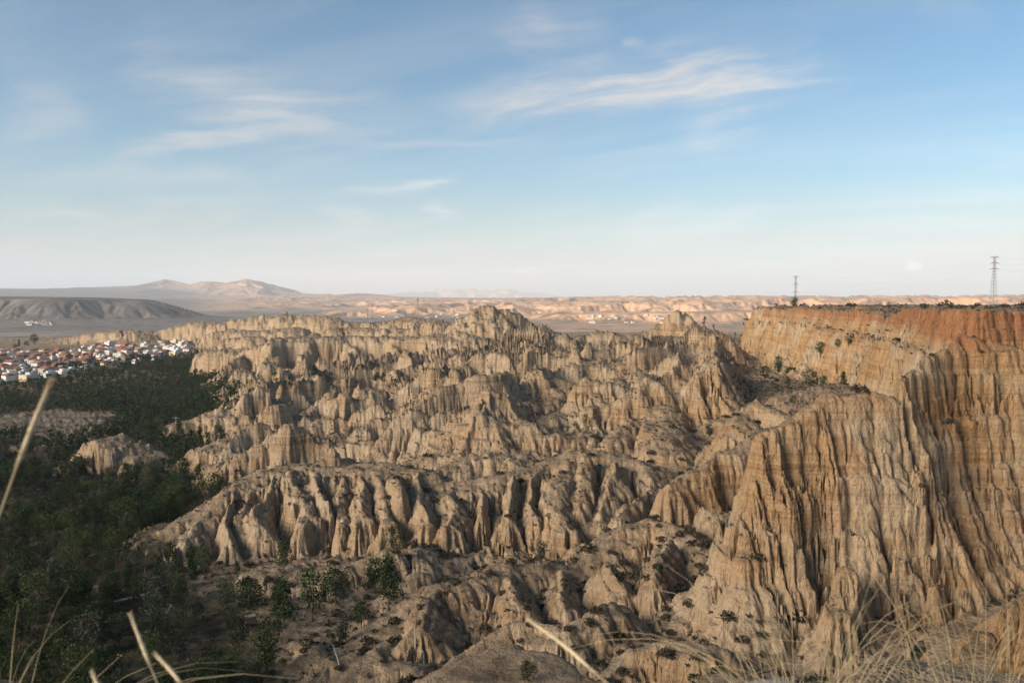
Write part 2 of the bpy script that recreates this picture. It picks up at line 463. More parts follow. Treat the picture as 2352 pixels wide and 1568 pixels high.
RIDGES = [
    # big near ridge with its fluted front
    Ridge([(345, 1285, 157, 10), (380, 1235, 165, 15), (430, 1190, 172, 17), (560, 1105, 185, 20), (620, 1076, 190, 22), (690, 1066, 192, 23), (760, 1074, 190, 22), (860, 1060, 190, 22),
           (960, 1072, 188, 20), (1010, 1112, 183, 17), (1110, 1095, 185, 18), (1200, 1078, 188, 20), (1310, 1038, 195, 23), (1390, 1038, 195, 23), (1460, 1060, 190, 18), (1487, 1095, 184, 12)], 20, top=0.2, steep=0.95, low=0.12, foot=1.3),
    Ridge([(1180, 1090, 182), (1165, 1180, 165)], 8), Ridge([(1300, 1060, 186), (1298, 1145, 168), (1300, 1200, 160)], 9, top=0.3, steep=0.85), Ridge([(1405, 1060, 186), (1400, 1140, 172), (1390, 1200, 163)], 8, steep=0.85), Ridge([(1235, 1075, 186), (1225, 1170, 166)], 7, steep=0.85), Ridge([(1030, 1110, 182), (1020, 1200, 163)], 7, steep=0.85), Ridge([(960, 1085, 184), (965, 1190, 165)], 7, steep=0.85),
    Ridge([(1095, 1120, 180), (1090, 1165, 168)], 6), Ridge([(1482, 1122, 176), (1430, 1190, 160)], 8), Ridge([(905, 1085, 182), (915, 1120, 172)], 6, top=0.3),
    Ridge([(640, 1090, 186), (600, 1200, 166)], 8), Ridge([(730, 1085, 186), (740, 1160, 170)], 7), Ridge([(830, 1085, 184), (820, 1170, 168)], 8), Ridge([(480, 1165, 176), (450, 1240, 162)], 8),
    Ridge([(540, 1130, 180), (525, 1240, 160)], 5),
    *[Ridge([(px_, py_, 186), (px_ + dx_, py_ + 55, 176), (px_ + 1.6 * dx_, py_ + 120, 166)], wv, top=0.3, low=0.25) for px_, py_, dx_, wv in
      ((585, 1100, -8, 5), (690, 1080, 4, 6), (785, 1085, -4, 5), (870, 1075, 3, 6), (955, 1085, 8, 5), (1045, 1105, 2, 5), (1135, 1100, 5, 5), (1235, 1080, -3, 6), (1345, 1050, 4, 6), (420, 1205, -6, 5))],
    # grey hillside just behind it
    Ridge([(1000, 1080, 215), (1060, 1045, 221), (1110, 1038, 222), (1160, 1045, 222), (1200, 1072, 215)], 16),
    # foreground spurs
    Ridge([(825, 1503, 107), (976, 1374, 117), (1029, 1339, 120), (1171, 1292, 128), (1225, 1299, 130), (1313, 1299, 132), (1358, 1268, 135), (1446, 1201, 142), (1486, 1184, 144), (1571, 1215, 138), (1640, 1262, 126)], 16, top=0.1, steep=0.68, low=0.25),
    Ridge([(1000, 1560, 90), (1092, 1494, 95), (1163, 1428, 100), (1216, 1423, 101), (1300, 1440, 98), (1400, 1385, 104)], 9, steep=0.75, low=0.3),
    Ridge([(1380, 1568, 83), (1402, 1539, 84), (1455, 1494, 86), (1513, 1476, 86), (1620, 1480, 84)], 8, top=0.2, steep=0.8),
    Ridge([(530, 1352, 140), (600, 1315, 143), (640, 1308, 144), (695, 1328, 142)], 11, top=0.35), Ridge([(520, 1475, 113), (570, 1435, 117), (622, 1465, 115)], 8),
    Ridge([(760, 1330, 140), (830, 1290, 146), (900, 1262, 150)], 8, low=0.3), Ridge([(900, 1350, 130), (960, 1310, 134)], 8, low=0.3), Ridge([(1400, 1290, 122), (1430, 1360, 112)], 9, low=0.35),
    Ridge([(1180, 1310, 126), (1200, 1390, 112)], 9, low=0.3), Ridge([(1020, 1350, 119), (960, 1440, 106)], 9, low=0.3), Ridge([(1290, 1310, 128), (1300, 1380, 114)], 8, low=0.3), Ridge([(1530, 1240, 130), (1500, 1330, 112)], 9, low=0.35),
    Ridge([(1400, 1540, 84), (1380, 1600, 78)], 7, low=0.3),
    # pinnacle left of the great cliff, and a column at its foot
    Ridge([(1647, 1199, 110, 4), (1650, 1260, 108, 7), (1640, 1330, 105, 8)], 7, top=0.1, low=0.3), Ridge([(1690, 1225, 110), (1720, 1240, 108)], 5), Ridge([(1939, 1305, 97), (1930, 1400, 93)], 6, top=0.25, low=0.3),
    # west knolls and fins
    Ridge([(175, 1060, 283), (200, 1012, 290), (270, 1003, 294), (330, 1020, 294), (365, 1066, 288)], 22, top=0.3),
    Ridge([(395, 1088, 270), (440, 1035, 278), (520, 1012, 285), (600, 1030, 280), (660, 1000, 286), (740, 1010, 285), (810, 1012, 285), (885, 1030, 275)], 24, top=0.25),
    Ridge([(500, 1065, 262), (545, 1062, 262)], 10, top=0.4),
    Ridge([(330, 985, 362, 12), (440, 962, 370), (500, 945, 372), (570, 935, 375), (640, 950, 372), (700, 955, 370), (790, 978, 360)], 28, top=0.25),
    Ridge([(590, 905, 440), (640, 890, 446), (690, 905, 445), (760, 925, 438), (830, 890, 450), (905, 905, 442)], 30, top=0.2),
    Ridge([(690, 985, 320), (780, 960, 330), (860, 965, 330)], 20), Ridge([(870, 930, 390), (950, 905, 400), (1040, 910, 400), (1120, 905, 400)], 24), Ridge([(930, 990, 300), (1010, 1010, 285)], 16),
    Ridge([(850, 1060, 250), (900, 1002, 268), (970, 960, 284), (1060, 946, 290), (1150, 950, 290), (1250, 942, 290)], 24, top=0.2),
    Ridge([(1040, 960, 284), (1045, 1010, 262)], 10), Ridge([(1140, 958, 282), (1135, 1010, 262)], 11), Ridge([(960, 975, 278), (950, 1020, 260)], 9), Ridge([(1230, 955, 280), (1210, 1020, 258)], 11),
    Ridge([(1150, 905, 350), (1220, 880, 360), (1290, 885, 350), (1350, 890, 330)], 24),
    Ridge([(1540, 1092, 200), (1536, 1020, 214), (1525, 960, 238), (1500, 880, 270), (1470, 858, 290), (1430, 860, 300), (1350, 890, 300), (1280, 892, 310)], 20, top=0.2),
    Ridge([(1440, 870, 292), (1440, 930, 262)], 10), Ridge([(1380, 890, 296), (1370, 960, 262)], 10), Ridge([(1500, 935, 252), (1440, 985, 235), (1400, 1010, 230)], 14), Ridge([(1310, 900, 300), (1300, 960, 270)], 9),
    Ridge([(1500, 885, 308), (1560, 870, 318), (1640, 868, 322), (1710, 875, 315)], 22, top=0.3, low=0.15),
    Ridge([(1570, 905, 290), (1565, 945, 275)], 8), Ridge([(1620, 905, 290), (1615, 950, 272)], 8), Ridge([(1680, 910, 290), (1675, 945, 274)], 8),
    Ridge([(1560, 1110, 165), (1640, 1060, 172), (1672, 1030, 178), (1705, 1008, 182), (1740, 985, 188)], 12, top=0.2),
    Ridge([(1690, 985, 196), (1715, 925, 205), (1742, 915, 207), (1795, 942, 200)], 14, top=0.15, low=0.35), Ridge([(1640, 1190, 140), (1600, 1160, 146)], 7),
    # middle wall, its pyramid, and the fins under the skyline
    Ridge([(480, 806, 690, 30), (520, 800, 680), (590, 803, 662), (638, 776, 640), (700, 772, 650), (790, 770, 660), (870, 772, 660), (1000, 772, 640), (1100, 775, 600), (1200, 796, 560)], 44, top=0.3, low=0.12),
    Ridge([(638, 780, 634), (618, 830, 600)], 22, low=0.35), Ridge([(515, 850, 608), (534, 823, 622), (560, 815, 640)], 18, low=0.3), Ridge([(700, 790, 640), (690, 850, 600)], 14), Ridge([(800, 785, 640), (810, 840, 600)], 14),
    Ridge([(910, 790, 630), (900, 835, 590)], 14), Ridge([(1020, 785, 620), (1030, 835, 580)], 14),
    Ridge([(730, 850, 540), (830, 840, 550), (920, 850, 530)], 24), Ridge([(950, 830, 550), (1050, 815, 545), (1150, 830, 520)], 26), Ridge([(1180, 835, 500), (1260, 825, 500), (1350, 812, 500), (1440, 815, 480)], 26),
    Ridge([(1240, 782, 566), (1290, 763, 575), (1335, 800, 555)], 26), Ridge([(1160, 772, 580), (1188, 750, 588), (1213, 735, 592), (1240, 750, 588), (1275, 768, 590), (1335, 772, 600)], 28, top=0.1),
    Ridge([(1330, 880, 400), (1400, 850, 420), (1460, 840, 430)], 22), Ridge([(1480, 840, 420), (1560, 828, 430), (1640, 830, 420), (1690, 845, 400)], 24),
    Ridge([(1116, 704, 645), (1132, 700, 645), (1148, 706, 645)], 52, top=0.2, steep=1.0, low=0.42, foot=1.5), Ridge([(1005, 757, 652), (1070, 744, 648), (1190, 742, 640), (1230, 752, 636)], 26, top=0.25, low=0.3, steep=0.8),
    Ridge([(1330, 772, 600), (1375, 756, 602), (1430, 770, 598), (1490, 764, 590), (1530, 750, 582), (1565, 742, 580), (1605, 750, 568), (1650, 800, 510)], 30, top=0.3, low=0.2), Ridge([(1556, 714, 580), (1566, 711, 580), (1578, 717, 580)], 10, top=0.3, steep=1.0, low=0.2, foot=1.6), Ridge([(1566, 716, 580), (1500, 752, 586)], 14, steep=0.9), Ridge([(1575, 716, 580), (1625, 748, 566)], 14, steep=0.9),
    Ridge([(1420, 790, 540), (1520, 770, 540), (1600, 772, 520)], 30, low=0.15),
    # skyline running off to the village
    Ridge([(80, 788, 1235, 40), (150, 776, 1220), (230, 762, 1200), (290, 757, 1180), (352, 761, 1150)], 60, top=0.3, low=0.15),
    Ridge([(395, 752, 1110), (445, 738, 1100), (520, 741, 1050), (575, 728, 1000), (655, 722, 950), (700, 724, 920), (760, 726, 900), (800, 740, 880), (870, 741, 850), (940, 730, 800), (990, 733, 760), (1050, 748, 700)], 62, top=0.2, low=0.2),
    Ridge([(265, 790, 1060), (310, 758, 1090), (360, 785, 1060)], 46, top=0.25), Ridge([(475, 768, 955, 30), (520, 757, 950), (590, 760, 900), (680, 752, 850)], 56, top=0.2), Ridge([(760, 750, 800), (860, 752, 780), (950, 755, 740)], 44),
    Ridge([(150, 810, 1000), (177, 791, 1012), (205, 808, 1000)], 20, low=0.3), Ridge([(520, 775, 830), (600, 770, 800)], 40),
    Ridge([(135, 879, 620), (165, 879, 620)], 14), Ridge([(223, 900, 560), (262, 888, 570), (294, 886, 570)], 16), Ridge([(280, 912, 520), (300, 905, 530)], 12), Ridge([(330, 856, 720), (362, 860, 710)], 22),
    Ridge([(370, 882, 610), (392, 876, 612), (412, 895, 590)], 18), Ridge([(0, 905, 540), (25, 912, 530)], 12), Ridge([(430, 835, 760), (470, 830, 770)], 24), Ridge([(215, 925, 490), (250, 918, 500)], 14),
    # bare knob at the right edge, close by
    Ridge([(2420, 1330, 36), (2352, 1372, 38), (2318, 1400, 40), (2292, 1450, 40), (2266, 1530, 38)], 5.5, top=0.15, foot=1.8, steep=0.9, low=0.35),
]
# flat-topped mesa on the right: its rim in plan, and the lower bench of cliff in front of it
RIM = np.array([(2.6, -6), (3.2, 1.2), (9, 3.2), (20, 9), (36, 22), (58, 52), (80, 82), (93, 108), (90, 120), (82, 125), (74.5, 125), (71, 127), (75, 136), (88, 150), (101, 185), (118, 240), (131, 290), (139, 345), (145, 425),
                (148, 470), (156, 500), (178, 530), (215, 560), (260, 640), (300, 740), (420, 860), (700, 1000), (1500, 1100), (1500, -6)], float)
BENCH = np.array([P(*q)[:2] for q in ((2470, 800, 119.8), (2352, 792, 122.8), (2280, 785, 123.2), (2205, 772, 123.4), (2150, 808, 120), (2100, 838, 116), (2070, 858, 113), (2062, 910, 111.5), (1997, 897, 112), (1936, 907, 112.5), (1909, 896, 113), (1875, 910, 112),
                  (1827, 951, 111), (1780, 975, 110), (1739, 998, 109.5), (1722, 1100, 108.5), (1700, 1185, 107.5))])
BENCH_Z = np.array([P(*q)[2] for q in ((2470, 800, 119.8), (2352, 792, 122.8), (2280, 785, 123.2), (2205, 772, 123.4), (2150, 808, 120), (2100, 838, 116), (2070, 858, 113), (2062, 910, 111.5), (1997, 897, 112), (1936, 907, 112.5), (1909, 896, 113), (1875, 910, 112),
                  (1827, 951, 111), (1780, 975, 110), (1739, 998, 109.5), (1722, 1100, 108.5), (1700, 1185, 107.5))])


def poly_sd(x, y, poly):
    """signed distance, negative inside"""
    d = np.full(x.shape, 1e18)
    ins = np.zeros(x.shape, bool)
    n = len(poly)
    for i in range(n):
        ax, ay = poly[i]
        bx, by = poly[(i + 1) % n]
        ex, ey = bx - ax, by - ay
        t = np.clip(((x - ax) * ex + (y - ay) * ey) / (ex * ex + ey * ey + 1e-12), 0, 1)
        d = np.minimum(d, (x - ax - t * ex) ** 2 + (y - ay - t * ey) ** 2)
        if ay != by:
            c = ((ay > y) != (by > y)) & (x < (bx - ax) * (y - ay) / (by - ay) + ax)
            ins ^= c
    return np.where(ins, -1, 1) * np.sqrt(d)


def near_macro(x, y, tc=None):
    r = np.hypot(x, y)
    far = sstep(r, 25, 90)
    wamp = far * np.clip(r / 200, 0.45, 2.2)
    wx = x + wamp * (2.6 * fbm(x, y, 22, 2, 1) + 1.1 * vnoise(x / 7, y / 7, 3))
    wy = y + wamp * (2.6 * fbm(x, y, 22, 2, 51) + 1.1 * vnoise(x / 7, y / 7, 53))
    floor = shepard(x, y, FLOOR_PTS, 0.105, 0.17)
    px = CX + FPX * x / np.maximum(y, 1)
    # small hummocks everywhere, badland fins only where the photo has them
    bad = sstep(px + 60 * vnoise(x / 60, y / 60, 77), 430, 620) * sstep(r, 190, 260) * (1 - sstep(r, 900, 1050)) * (1 - sstep(floor, -34, -26))
    fore = sstep(r, 84, 105) * (1 - sstep(r, 190, 240)) * sstep(px, 600, 800) * (1 - sstep(px, 1450, 1600)) * 0.42
    bad = np.maximum(bad, fore)
    sc = 1 + 0.9 * sstep(r, 280, 700)
    ru, rv = wx * 0.93 + wy * 0.36, -wx * 0.36 + wy * 0.93
    f1 = ridged(ru * 0.55, rv * 1.2, 46, 1, 201) ** 2.6
    f2 = ridged(ru * 0.8 + 9, rv * 1.1, 27, 1, 202) ** 2.0
    f3 = ridged(wx * 1.2, wy + 5, 15, 1, 203) ** 1.8
    sc = sc * (1 - 0.62 * sstep(r, 500, 600)) * (1 - 0.75 * sstep(px, 1230, 1330) * sstep(r, 400, 500))
    bad = bad * (1 - sstep(px, 1640, 1740))
    fins = (11.5 * f1 + 8.0 * f2 + 2.6 * f3) * sc ** 0.7
    floor = floor - 1.2 * fore / 0.42
    h = floor + bad * fins - 9.5 * fore + far * (1.0 * fbm(x, y, 30, 2, 5)) + 0.10 * fbm(x, y, 3, 2, 6) * sstep(r, 1, 8)
    base = floor
    for R in RIDGES:
        h = R.apply(x, y, wx, wy, base, h, tc)
    # crest unevenness
    h = h + far * 0.06 * (h - floor) * vnoise(x / 9, y / 9, 88)
    # mesa
    ww = far * (1.4 * fbm(x, y, 17, 2, 61) + 0.5 * vnoise(x / 5, y / 5, 64))
    sd = poly_sd(x, y, RIM) + ww * np.clip(r / 160, 0.7, 1.8)
    top = -1.62 - 0.0058 * np.clip(y, 0, 900) + sstep(r, 60, 200) * (0.8 * fbm(x, y, 70, 2, 9) + 0.75 * fbm(x, y, 14, 2, 10)) - 0.9 * sstep(x, 60, 66) * sstep(y, 90, 110) * 0 
    big = 1 + 0.55 * sstep(y, 130, 220)                     # the wall behind is less sheer
    s = np.maximum(sd, 0) / big
    drop = np.interp(s, [0, .4, 1.2, 2.2, 3.6, 4.4, 6.0, 7.4, 9.0, 12, 20, 40, 80], [0, .7, 4.0, 8.0, 9.5, 13.0, 22.0, 27, 31, 34.5, 38, 44, 60])
    cliff = top - drop
    cliff = np.where(sd <= 0, top - 0.25 * np.clip(1 + sd / 3, 0, 1), cliff)
    nearm = sstep(r, 40, 75)
    cliff = np.where(r < 75, nearm * cliff + (1 - nearm) * np.where(sd <= 0, top, top - sd * 1.1), cliff)
    k = 1.5
    df = np.clip(0.5 + 0.5 * (cliff - h) / k, 0, 1)
    if tc is not None:
        tc[:] = np.where((cliff > h) & (r > 60), np.maximum(sd, 0) / 7, tc)
    h = h + (cliff - h) * df
    # bench in front of it
    m = (x > 20) & (x < 118) & (y > 70) & (y < 150)
    if m.any():
        xs, ys = x[m], y[m]
        ws = 0.55 * ww[m]
        best = np.full(xs.shape, 1e9)
        zc = np.zeros(xs.shape)
        for i in range(len(BENCH) - 1):
            ax, ay = BENCH[i]
            bx, by = BENCH[i + 1]
            ex, ey = bx - ax, by - ay
            t = np.clip(((xs - ax) * ex + (ys - ay) * ey) / (ex * ex + ey * ey), 0, 1)
            ox, oy = xs - ax - t * ex, ys - ay - t * ey
            oy = np.where(oy < 0, oy * 0.62, oy)           # steeper away from us
            d = np.hypot(ox, oy)
            z = BENCH_Z[i] + t * (BENCH_Z[i + 1] - BENCH_Z[i])
            kk = d < best
            best = np.where(kk, d, best)
            zc = np.where(kk, z, zc)
        best = np.maximum(best + ws, 0)
        dr = np.interp(best, [0, .8, 1.4, 2.4, 3.6, 4.4, 6.2, 7.2, 9, 14, 25], [0, 0.9, 4.5, 9, 11.5, 18, 24, 27, 31, 38, 48])
        b = zc - dr * np.clip((zc + 42) / 28, 0.4, 1.0)
        if tc is not None:
            tc[m] = np.where(b > h[m], best / 5, tc[m])
        h[m] = np.maximum(h[m], b)
    return h


# adaptive polar sampling: rows crowd where the photograph looks straight at a face
AZ0, AZ1 = math.radians(-38), math.radians(38)
NEAR_R0, NEAR_R1 = 0.7, 1650.0


def polar(az, lr):
    r = np.exp(lr)
    return np.sin(az) * r, np.cos(az) * r


def adaptive_rows(func, az, lr0, lr1, n_fine, n_rows, w_view, cblur):
    lr = np.linspace(lr0, lr1, n_fine)
    A, L = np.meshgrid(az, lr, indexing='ij')
    X, Y = polar(A, L)
    H = func(X, Y)
    el_ = np.arctan2(H, np.exp(L))
    mx = np.maximum.accumulate(el_, axis=1)
    vis = np.diff(mx, axis=1)
    vis = np.minimum(vis, 0.02)
    vis = blur(blur(vis.astype(F32), 3, 1), cblur, 0)
    vis = vis / vis.sum(1, keepdims=True)
    dens = (1 - w_view) / (n_fine - 1) + w_view * vis
    cum = np.concatenate([np.zeros((len(az), 1)), np.cumsum(dens, 1)], 1)
    cum /= cum[:, -1:]
    t = np.linspace(0, 1, n_rows)
    return np.stack([np.interp(t, cum[i], lr) for i in range(len(az))])


def grid_mesh(name, X, Y, Z, attrs, mat, keep=None):
    na, nr = X.shape
    idx = np.arange(na * nr).reshape(na, nr)
    q = np.stack([idx[:-1, :-1], idx[1:, :-1], idx[1:, 1:], idx[:-1, 1:]], -1).reshape(-1, 4)
    q = q[:, ::-1]
    co = np.stack([X, Y, Z], -1).reshape(-1, 3)
    if keep is not None:
        q = q[keep.reshape(-1)]
        used = np.unique(q)
        re = np.full(na * nr, -1)
        re[used] = np.arange(len(used))
        q = re[q]
        co = co[used]
        attrs = {k: v.reshape(-1)[used] for k, v in attrs.items()}
    me = bpy.data.meshes.new(name)
    me.vertices.add(len(co))
    me.vertices.foreach_set('co', co.astype(F32).ravel())
    me.loops.add(len(q) * 4)
    me.loops.foreach_set('vertex_index', q.astype(np.int32).ravel())
    me.polygons.add(len(q))
    me.polygons.foreach_set('loop_start', np.arange(0, len(q) * 4, 4, dtype=np.int32))
    me.polygons.foreach_set('use_smooth', np.ones(len(q), bool))
    me.update(calc_edges=True)
    for k, v in attrs.items():
        a = me.attributes.new(k, 'FLOAT', 'POINT')
        a.data.foreach_set('value', v.reshape(-1).astype(F32))
    me.materials.append(mat)
    o = bpy.data.objects.new(name, me)
    col.objects.link(o)
    o['kind'] = 'structure'
    return o


N_AZ, N_ROW = 1120, 820
az_c = np.linspace(AZ0, AZ1, 420)
lr_c = adaptive_rows(near_macro, az_c, math.log(NEAR_R0), math.log(NEAR_R1), 900, N_ROW, 0.72, 4)
AZ = np.linspace(AZ0, AZ1, N_AZ)
fi = np.linspace(0, 1, N_AZ)
fc = np.linspace(0, 1, 420)
ii = np.clip(np.searchsorted(fc, fi) - 1, 0, 418)
tt = ((fi - fc[ii]) / (fc[1] - fc[0]))[:, None]
LR = lr_c[ii] * (1 - tt) + lr_c[ii + 1] * tt
NX, NY = polar(AZ[:, None] * np.ones((1, N_ROW)), LR)
TC = np.full(NX.shape, 0.36)
NH = near_macro(NX, NY, TC)
NRAD = np.exp(LR)
NEAR_MACRO = NH.copy()
fadeg = sstep(NRAD, 22, 70)
SDM = poly_sd(NX, NY, RIM)
NPX = CX + FPX * NX / np.maximum(NY, 1)
CLIFF = (1 - sstep(SDM, 10, 22)) * sstep(NPX, 1600, 1700) * sstep(NRAD, 70, 95) * (1 - 0.6 * sstep(NY, 150, 200))
_hb = NH - blur(blur(NH.astype(F32), 5, 0), 5, 1)
DG = (1 - 0.55 * sstep(_hb, 0.2, 1.6)) * 1.12 + 0.15 * sstep(NRAD, 230, 600)
crest = 0.15 + 0.85 * sstep(blur(TC.astype(F32), 1, 0), 0.06, 0.42)
jit = crest * (0.55 + 0.9 * np.clip(0.5 + vnoise(NX / 19, NY / 19, 91), 0, 1))
h1 = erode(NX, NY, NH, [(16.0, 0.15, 2.2, 3.0, 301, 2), (7.2, 0.40, 2.6, 4.2, 302, 1), (3.3, 0.31, 2.4, 3.4, 303, 1)],
           [jit * (1 - 0.8 * CLIFF) * DG, jit * (1 - 0.45 * CLIFF) * DG, (1 + 0.25 * CLIFF) * DG])
h2 = erode(NX, NY, h1, [(1.5, 0.24, 2.4, 2.4, 304, 1)])
nf = 1 - sstep(NRAD, 420, 600)
h1 = h1 + (h2 - h1) * nf
NH = NH + (h1 - NH) * fadeg
# bedding: harder layers stand proud as small ledges
bed = NH + 0.5 * fbm(NX, NY, 90, 2, 71)
NH = NH + fadeg * (np.clip(NRAD / 250, 0.5, 1.6) * 0.28 + 0.25 * CLIFF) * (np.sin(bed * 2 * math.pi / 3.3) + 0.6 * np.sin(bed * 2 * math.pi / 1.37 + 1.0))
NH = NH + fadeg * 0.42 * fbm(NX, NY, 2.6, 3, 72) * np.clip(NRAD / 200, 0.3, 2)


def ground(x, y):
    """terrain height at a point"""
    a = (math.atan2(x, y) - AZ0) / (AZ1 - AZ0) * (N_AZ - 1)
    i = int(min(max(a, 0), N_AZ - 2))
    t = min(max(a - i, 0), 1)
    l = math.log(math.hypot(x, y))
    return (1 - t) * np.interp(l, LR[i], NH[i]) + t * np.interp(l, LR[i + 1], NH[i + 1])


_el = NH / NRAD
_mx = np.maximum.accumulate(_el, axis=1)


def hit(px, py):
    """where the sight line through a photo pixel meets the terrain"""
    a, b, c = px_dir(px, py)
    t = c / math.hypot(a, b)
    i = int(np.clip(round((math.atan2(a, b) - AZ0) / (AZ1 - AZ0) * (N_AZ - 1)), 0, N_AZ - 1))
    j = int(np.searchsorted(_mx[i], t))
    if j >= N_ROW:
        return None
    return NX[i, j], NY[i, j], NH[i, j]


print('near terrain', NH.shape)

# ------------------------------------------------------------------ materials of the ground
def new_mat(name):
    m = bpy.data.materials.new(name)
    m.use_nodes = True
    m.node_tree.nodes.clear()
    return m, NT(m.node_tree)


def finish(N, color, rough=0.95, bump=None, spec=0.1):
    b = N.n('ShaderNodeBsdfPrincipled', Roughness=rough)
    N.put(b.inputs['Base Color'], color)
    b.inputs['Specular IOR Level'].default_value = spec
    if bump is not None:
        N.put(b.inputs['Normal'], bump)
    o = N.n('ShaderNodeOutputMaterial')
    N.t.links.new(b.outputs[0], o.inputs[0])
    return b


def attr(N, name):
    return N.n('ShaderNodeAttribute', dict(attribute_name=name)).outputs['Fac']


def make_badland_mat():
    m, N = new_mat('badland clay')
    g = N.n('ShaderNodeNewGeometry')
    pos = g.outputs['Position']
    nz = N.n('ShaderNodeSeparateXYZ', i0=g.outputs['Normal']).outputs[2]
    z = N.n('ShaderNodeSeparateXYZ', i0=pos).outputs[2]
    st = N.noise(N.vm('MULTIPLY', pos, (0.012, 0.012, 0.42)), 1.0, 4, 0.62)
    band = N.ramp(st, [(0.30, (0.275, 0.185, 0.112)), (0.40, (0.370, 0.262, 0.165)), (0.47, (0.440, 0.330, 0.215)), (0.53, (0.375, 0.252, 0.148)), (0.60, (0.455, 0.350, 0.238)), (0.70, (0.325, 0.215, 0.125))])
    st2 = N.noise(N.vm('MULTIPLY', pos, (0.03, 0.03, 1.9)), 1.0, 3, 0.6)
    band = N.mix(0.6, band, N.ramp(st2, [(0.34, (0.62, 0.59, 0.56)), (0.48, (1.0, 1.0, 1.0)), (0.60, (1.0, 1.0, 1.0)), (0.68, (1.18, 1.16, 1.14))]), 'MULTIPLY')
    warm = attr(N, 'warm')
    ochre = N.ramp(st, [(0.30, (0.280, 0.160, 0.078)), (0.42, (0.405, 0.252, 0.125)), (0.50, (0.440, 0.288, 0.155)), (0.58, (0.350, 0.208, 0.100)), (0.70, (0.400, 0.260, 0.135))])
    ochre = N.mix(0.45, ochre, N.ramp(st2, [(0.36, (0.66, 0.62, 0.58)), (0.48, (1.0, 1.0, 1.0)), (0.62, (1.0, 1.0, 1.0)), (0.70, (1.15, 1.16, 1.2))]), 'MULTIPLY')
    c = N.mix(warm, band, ochre)
    pale = N.noise(N.vm('MULTIPLY', pos, (0.05, 0.05, 0.09)), 1.0, 4, 0.6)
    c = N.mix(N.m('MULTIPLY', N.rng(pale, 0.40, 0.66), 0.65), c, (0.490, 0.405, 0.295, 1))
    stre = N.noise(N.vm('MULTIPLY', pos, (0.9, 0.9, 0.07)), 1.0, 3, 0.6)
    c = N.mix(0.6, c, N.ramp(stre, [(0.3, (0.62, 0.60, 0.58)), (0.6, (1.08, 1.06, 1.04))]), 'MULTIPLY')
    red = attr(N, 'red')
    rn = N.m('ADD', red, N.m('ADD', N.m('MULTIPLY', N.m('SUBTRACT', st, 0.5), 1.3), N.m('MULTIPLY', N.m('SUBTRACT', stre, 0.5), 1.0)))
    c = N.mix(N.m('MULTIPLY', N.rng(rn, 0.25, 0.95), 0.9), c, N.ramp(stre, [(0.3, (0.250, 0.100, 0.046)), (0.65, (0.370, 0.180, 0.090))]))
    # gentle ground: crusted soil, darker where scrub and litter lie
    soiln = N.noise(pos, 0.35, 6, 0.65)
    soil = N.ramp(soiln, [(0.32, (0.085, 0.070, 0.053)), (0.44, (0.190, 0.148, 0.102)), (0.53, (0.290, 0.220, 0.148)), (0.66, (0.390, 0.305, 0.215))])
    flat = N.rng(N.m('ADD', nz, N.m('MULTIPLY', N.m('SUBTRACT', soiln, 0.5), 0.35)), 0.70, 0.90)
    c = N.mix(N.m('MULTIPLY', flat, 0.85), c, soil)
    c = N.mix(N.m('MULTIPLY', attr(N, 'pale'), 0.95), c, (0.50, 0.425, 0.315, 1))
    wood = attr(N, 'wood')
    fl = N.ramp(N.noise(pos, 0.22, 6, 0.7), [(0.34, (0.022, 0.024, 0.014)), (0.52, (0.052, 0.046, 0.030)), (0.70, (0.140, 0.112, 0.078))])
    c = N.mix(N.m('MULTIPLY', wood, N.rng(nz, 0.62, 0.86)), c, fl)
    mead = attr(N, 'meadow')
    mf = N.ramp(N.noise(N.vm('MULTIPLY', pos, (0.05, 0.12, 0.1)), 1.0, 6, 0.65), [(0.36, (0.095, 0.075, 0.055)), (0.5, (0.185, 0.150, 0.112)), (0.66, (0.255, 0.212, 0.165))])
    c = N.mix(mead, c, mf)
    bn = N.m('ADD', N.m('MULTIPLY', N.noise(N.vm('MULTIPLY', pos, (1, 1, 0.45)), 1.3, 6, 0.68), 0.9), N.m('MULTIPLY', N.noise(N.vm('MULTIPLY', pos, (0.25, 0.25, 2.2)), 1.0, 3, 0.6), 0.35))
    b = N.n('ShaderNodeBump', Strength=1.0, Distance=1.5)
    N.put(b.inputs['Height'], bn)
    finish(N, c, 0.95, b.outputs[0], 0.05)
    return m


MAT_CLAY = make_badland_mat()

PYX = CY - FPX * ((NH / np.maximum(NY, 1) + math.tan(PITCH)) / (1 - NH / np.maximum(NY, 1) * math.tan(PITCH)))
npx = CX + FPX * NX / np.maximum(NY, 1)
sdm = SDM
mesa_like = np.maximum(sstep(-sdm, -30, -4), 0)
warm = np.clip(sstep(npx + 120 * vnoise(NX / 80, NY / 80, 5), 1250, 1900) * 0.62 + mesa_like * 0.4 + 0.16 * fbm(NX, NY, 60, 2, 8), 0, 1) * (1 - sstep(NRAD, 15, 5))
redz = NH + 1.2 * vnoise(NX / 25, NY / 25, 4) + 2.2 * vnoise(NX / 7, NY / 7, 14)
red = sstep(redz, -13, -3) * sstep(-sdm, -26, -8) * sstep(NY, 50, 100) * sstep(npx, 1660, 1800)
wood = (1 - sstep(npx - 0.30 * (NRAD - 200) + 70 * fbm(NX, NY, 45, 2, 33), 330, 560)) * (1 - sstep(NRAD, 900, 1000)) * sstep(NRAD, 60, 90)
wood = np.maximum(wood, (1 - sstep(npx + 60 * vnoise(NX / 15, NY / 15, 34), 500, 720)) * (1 - sstep(NRAD, 130, 160)) * sstep(NRAD, 60, 90))
relief = NH - shepard(NX[::1, ::1], NY, FLOOR_PTS, 0.105, 0.17)
wood = wood * (1 - sstep(relief, 2.5, 6))
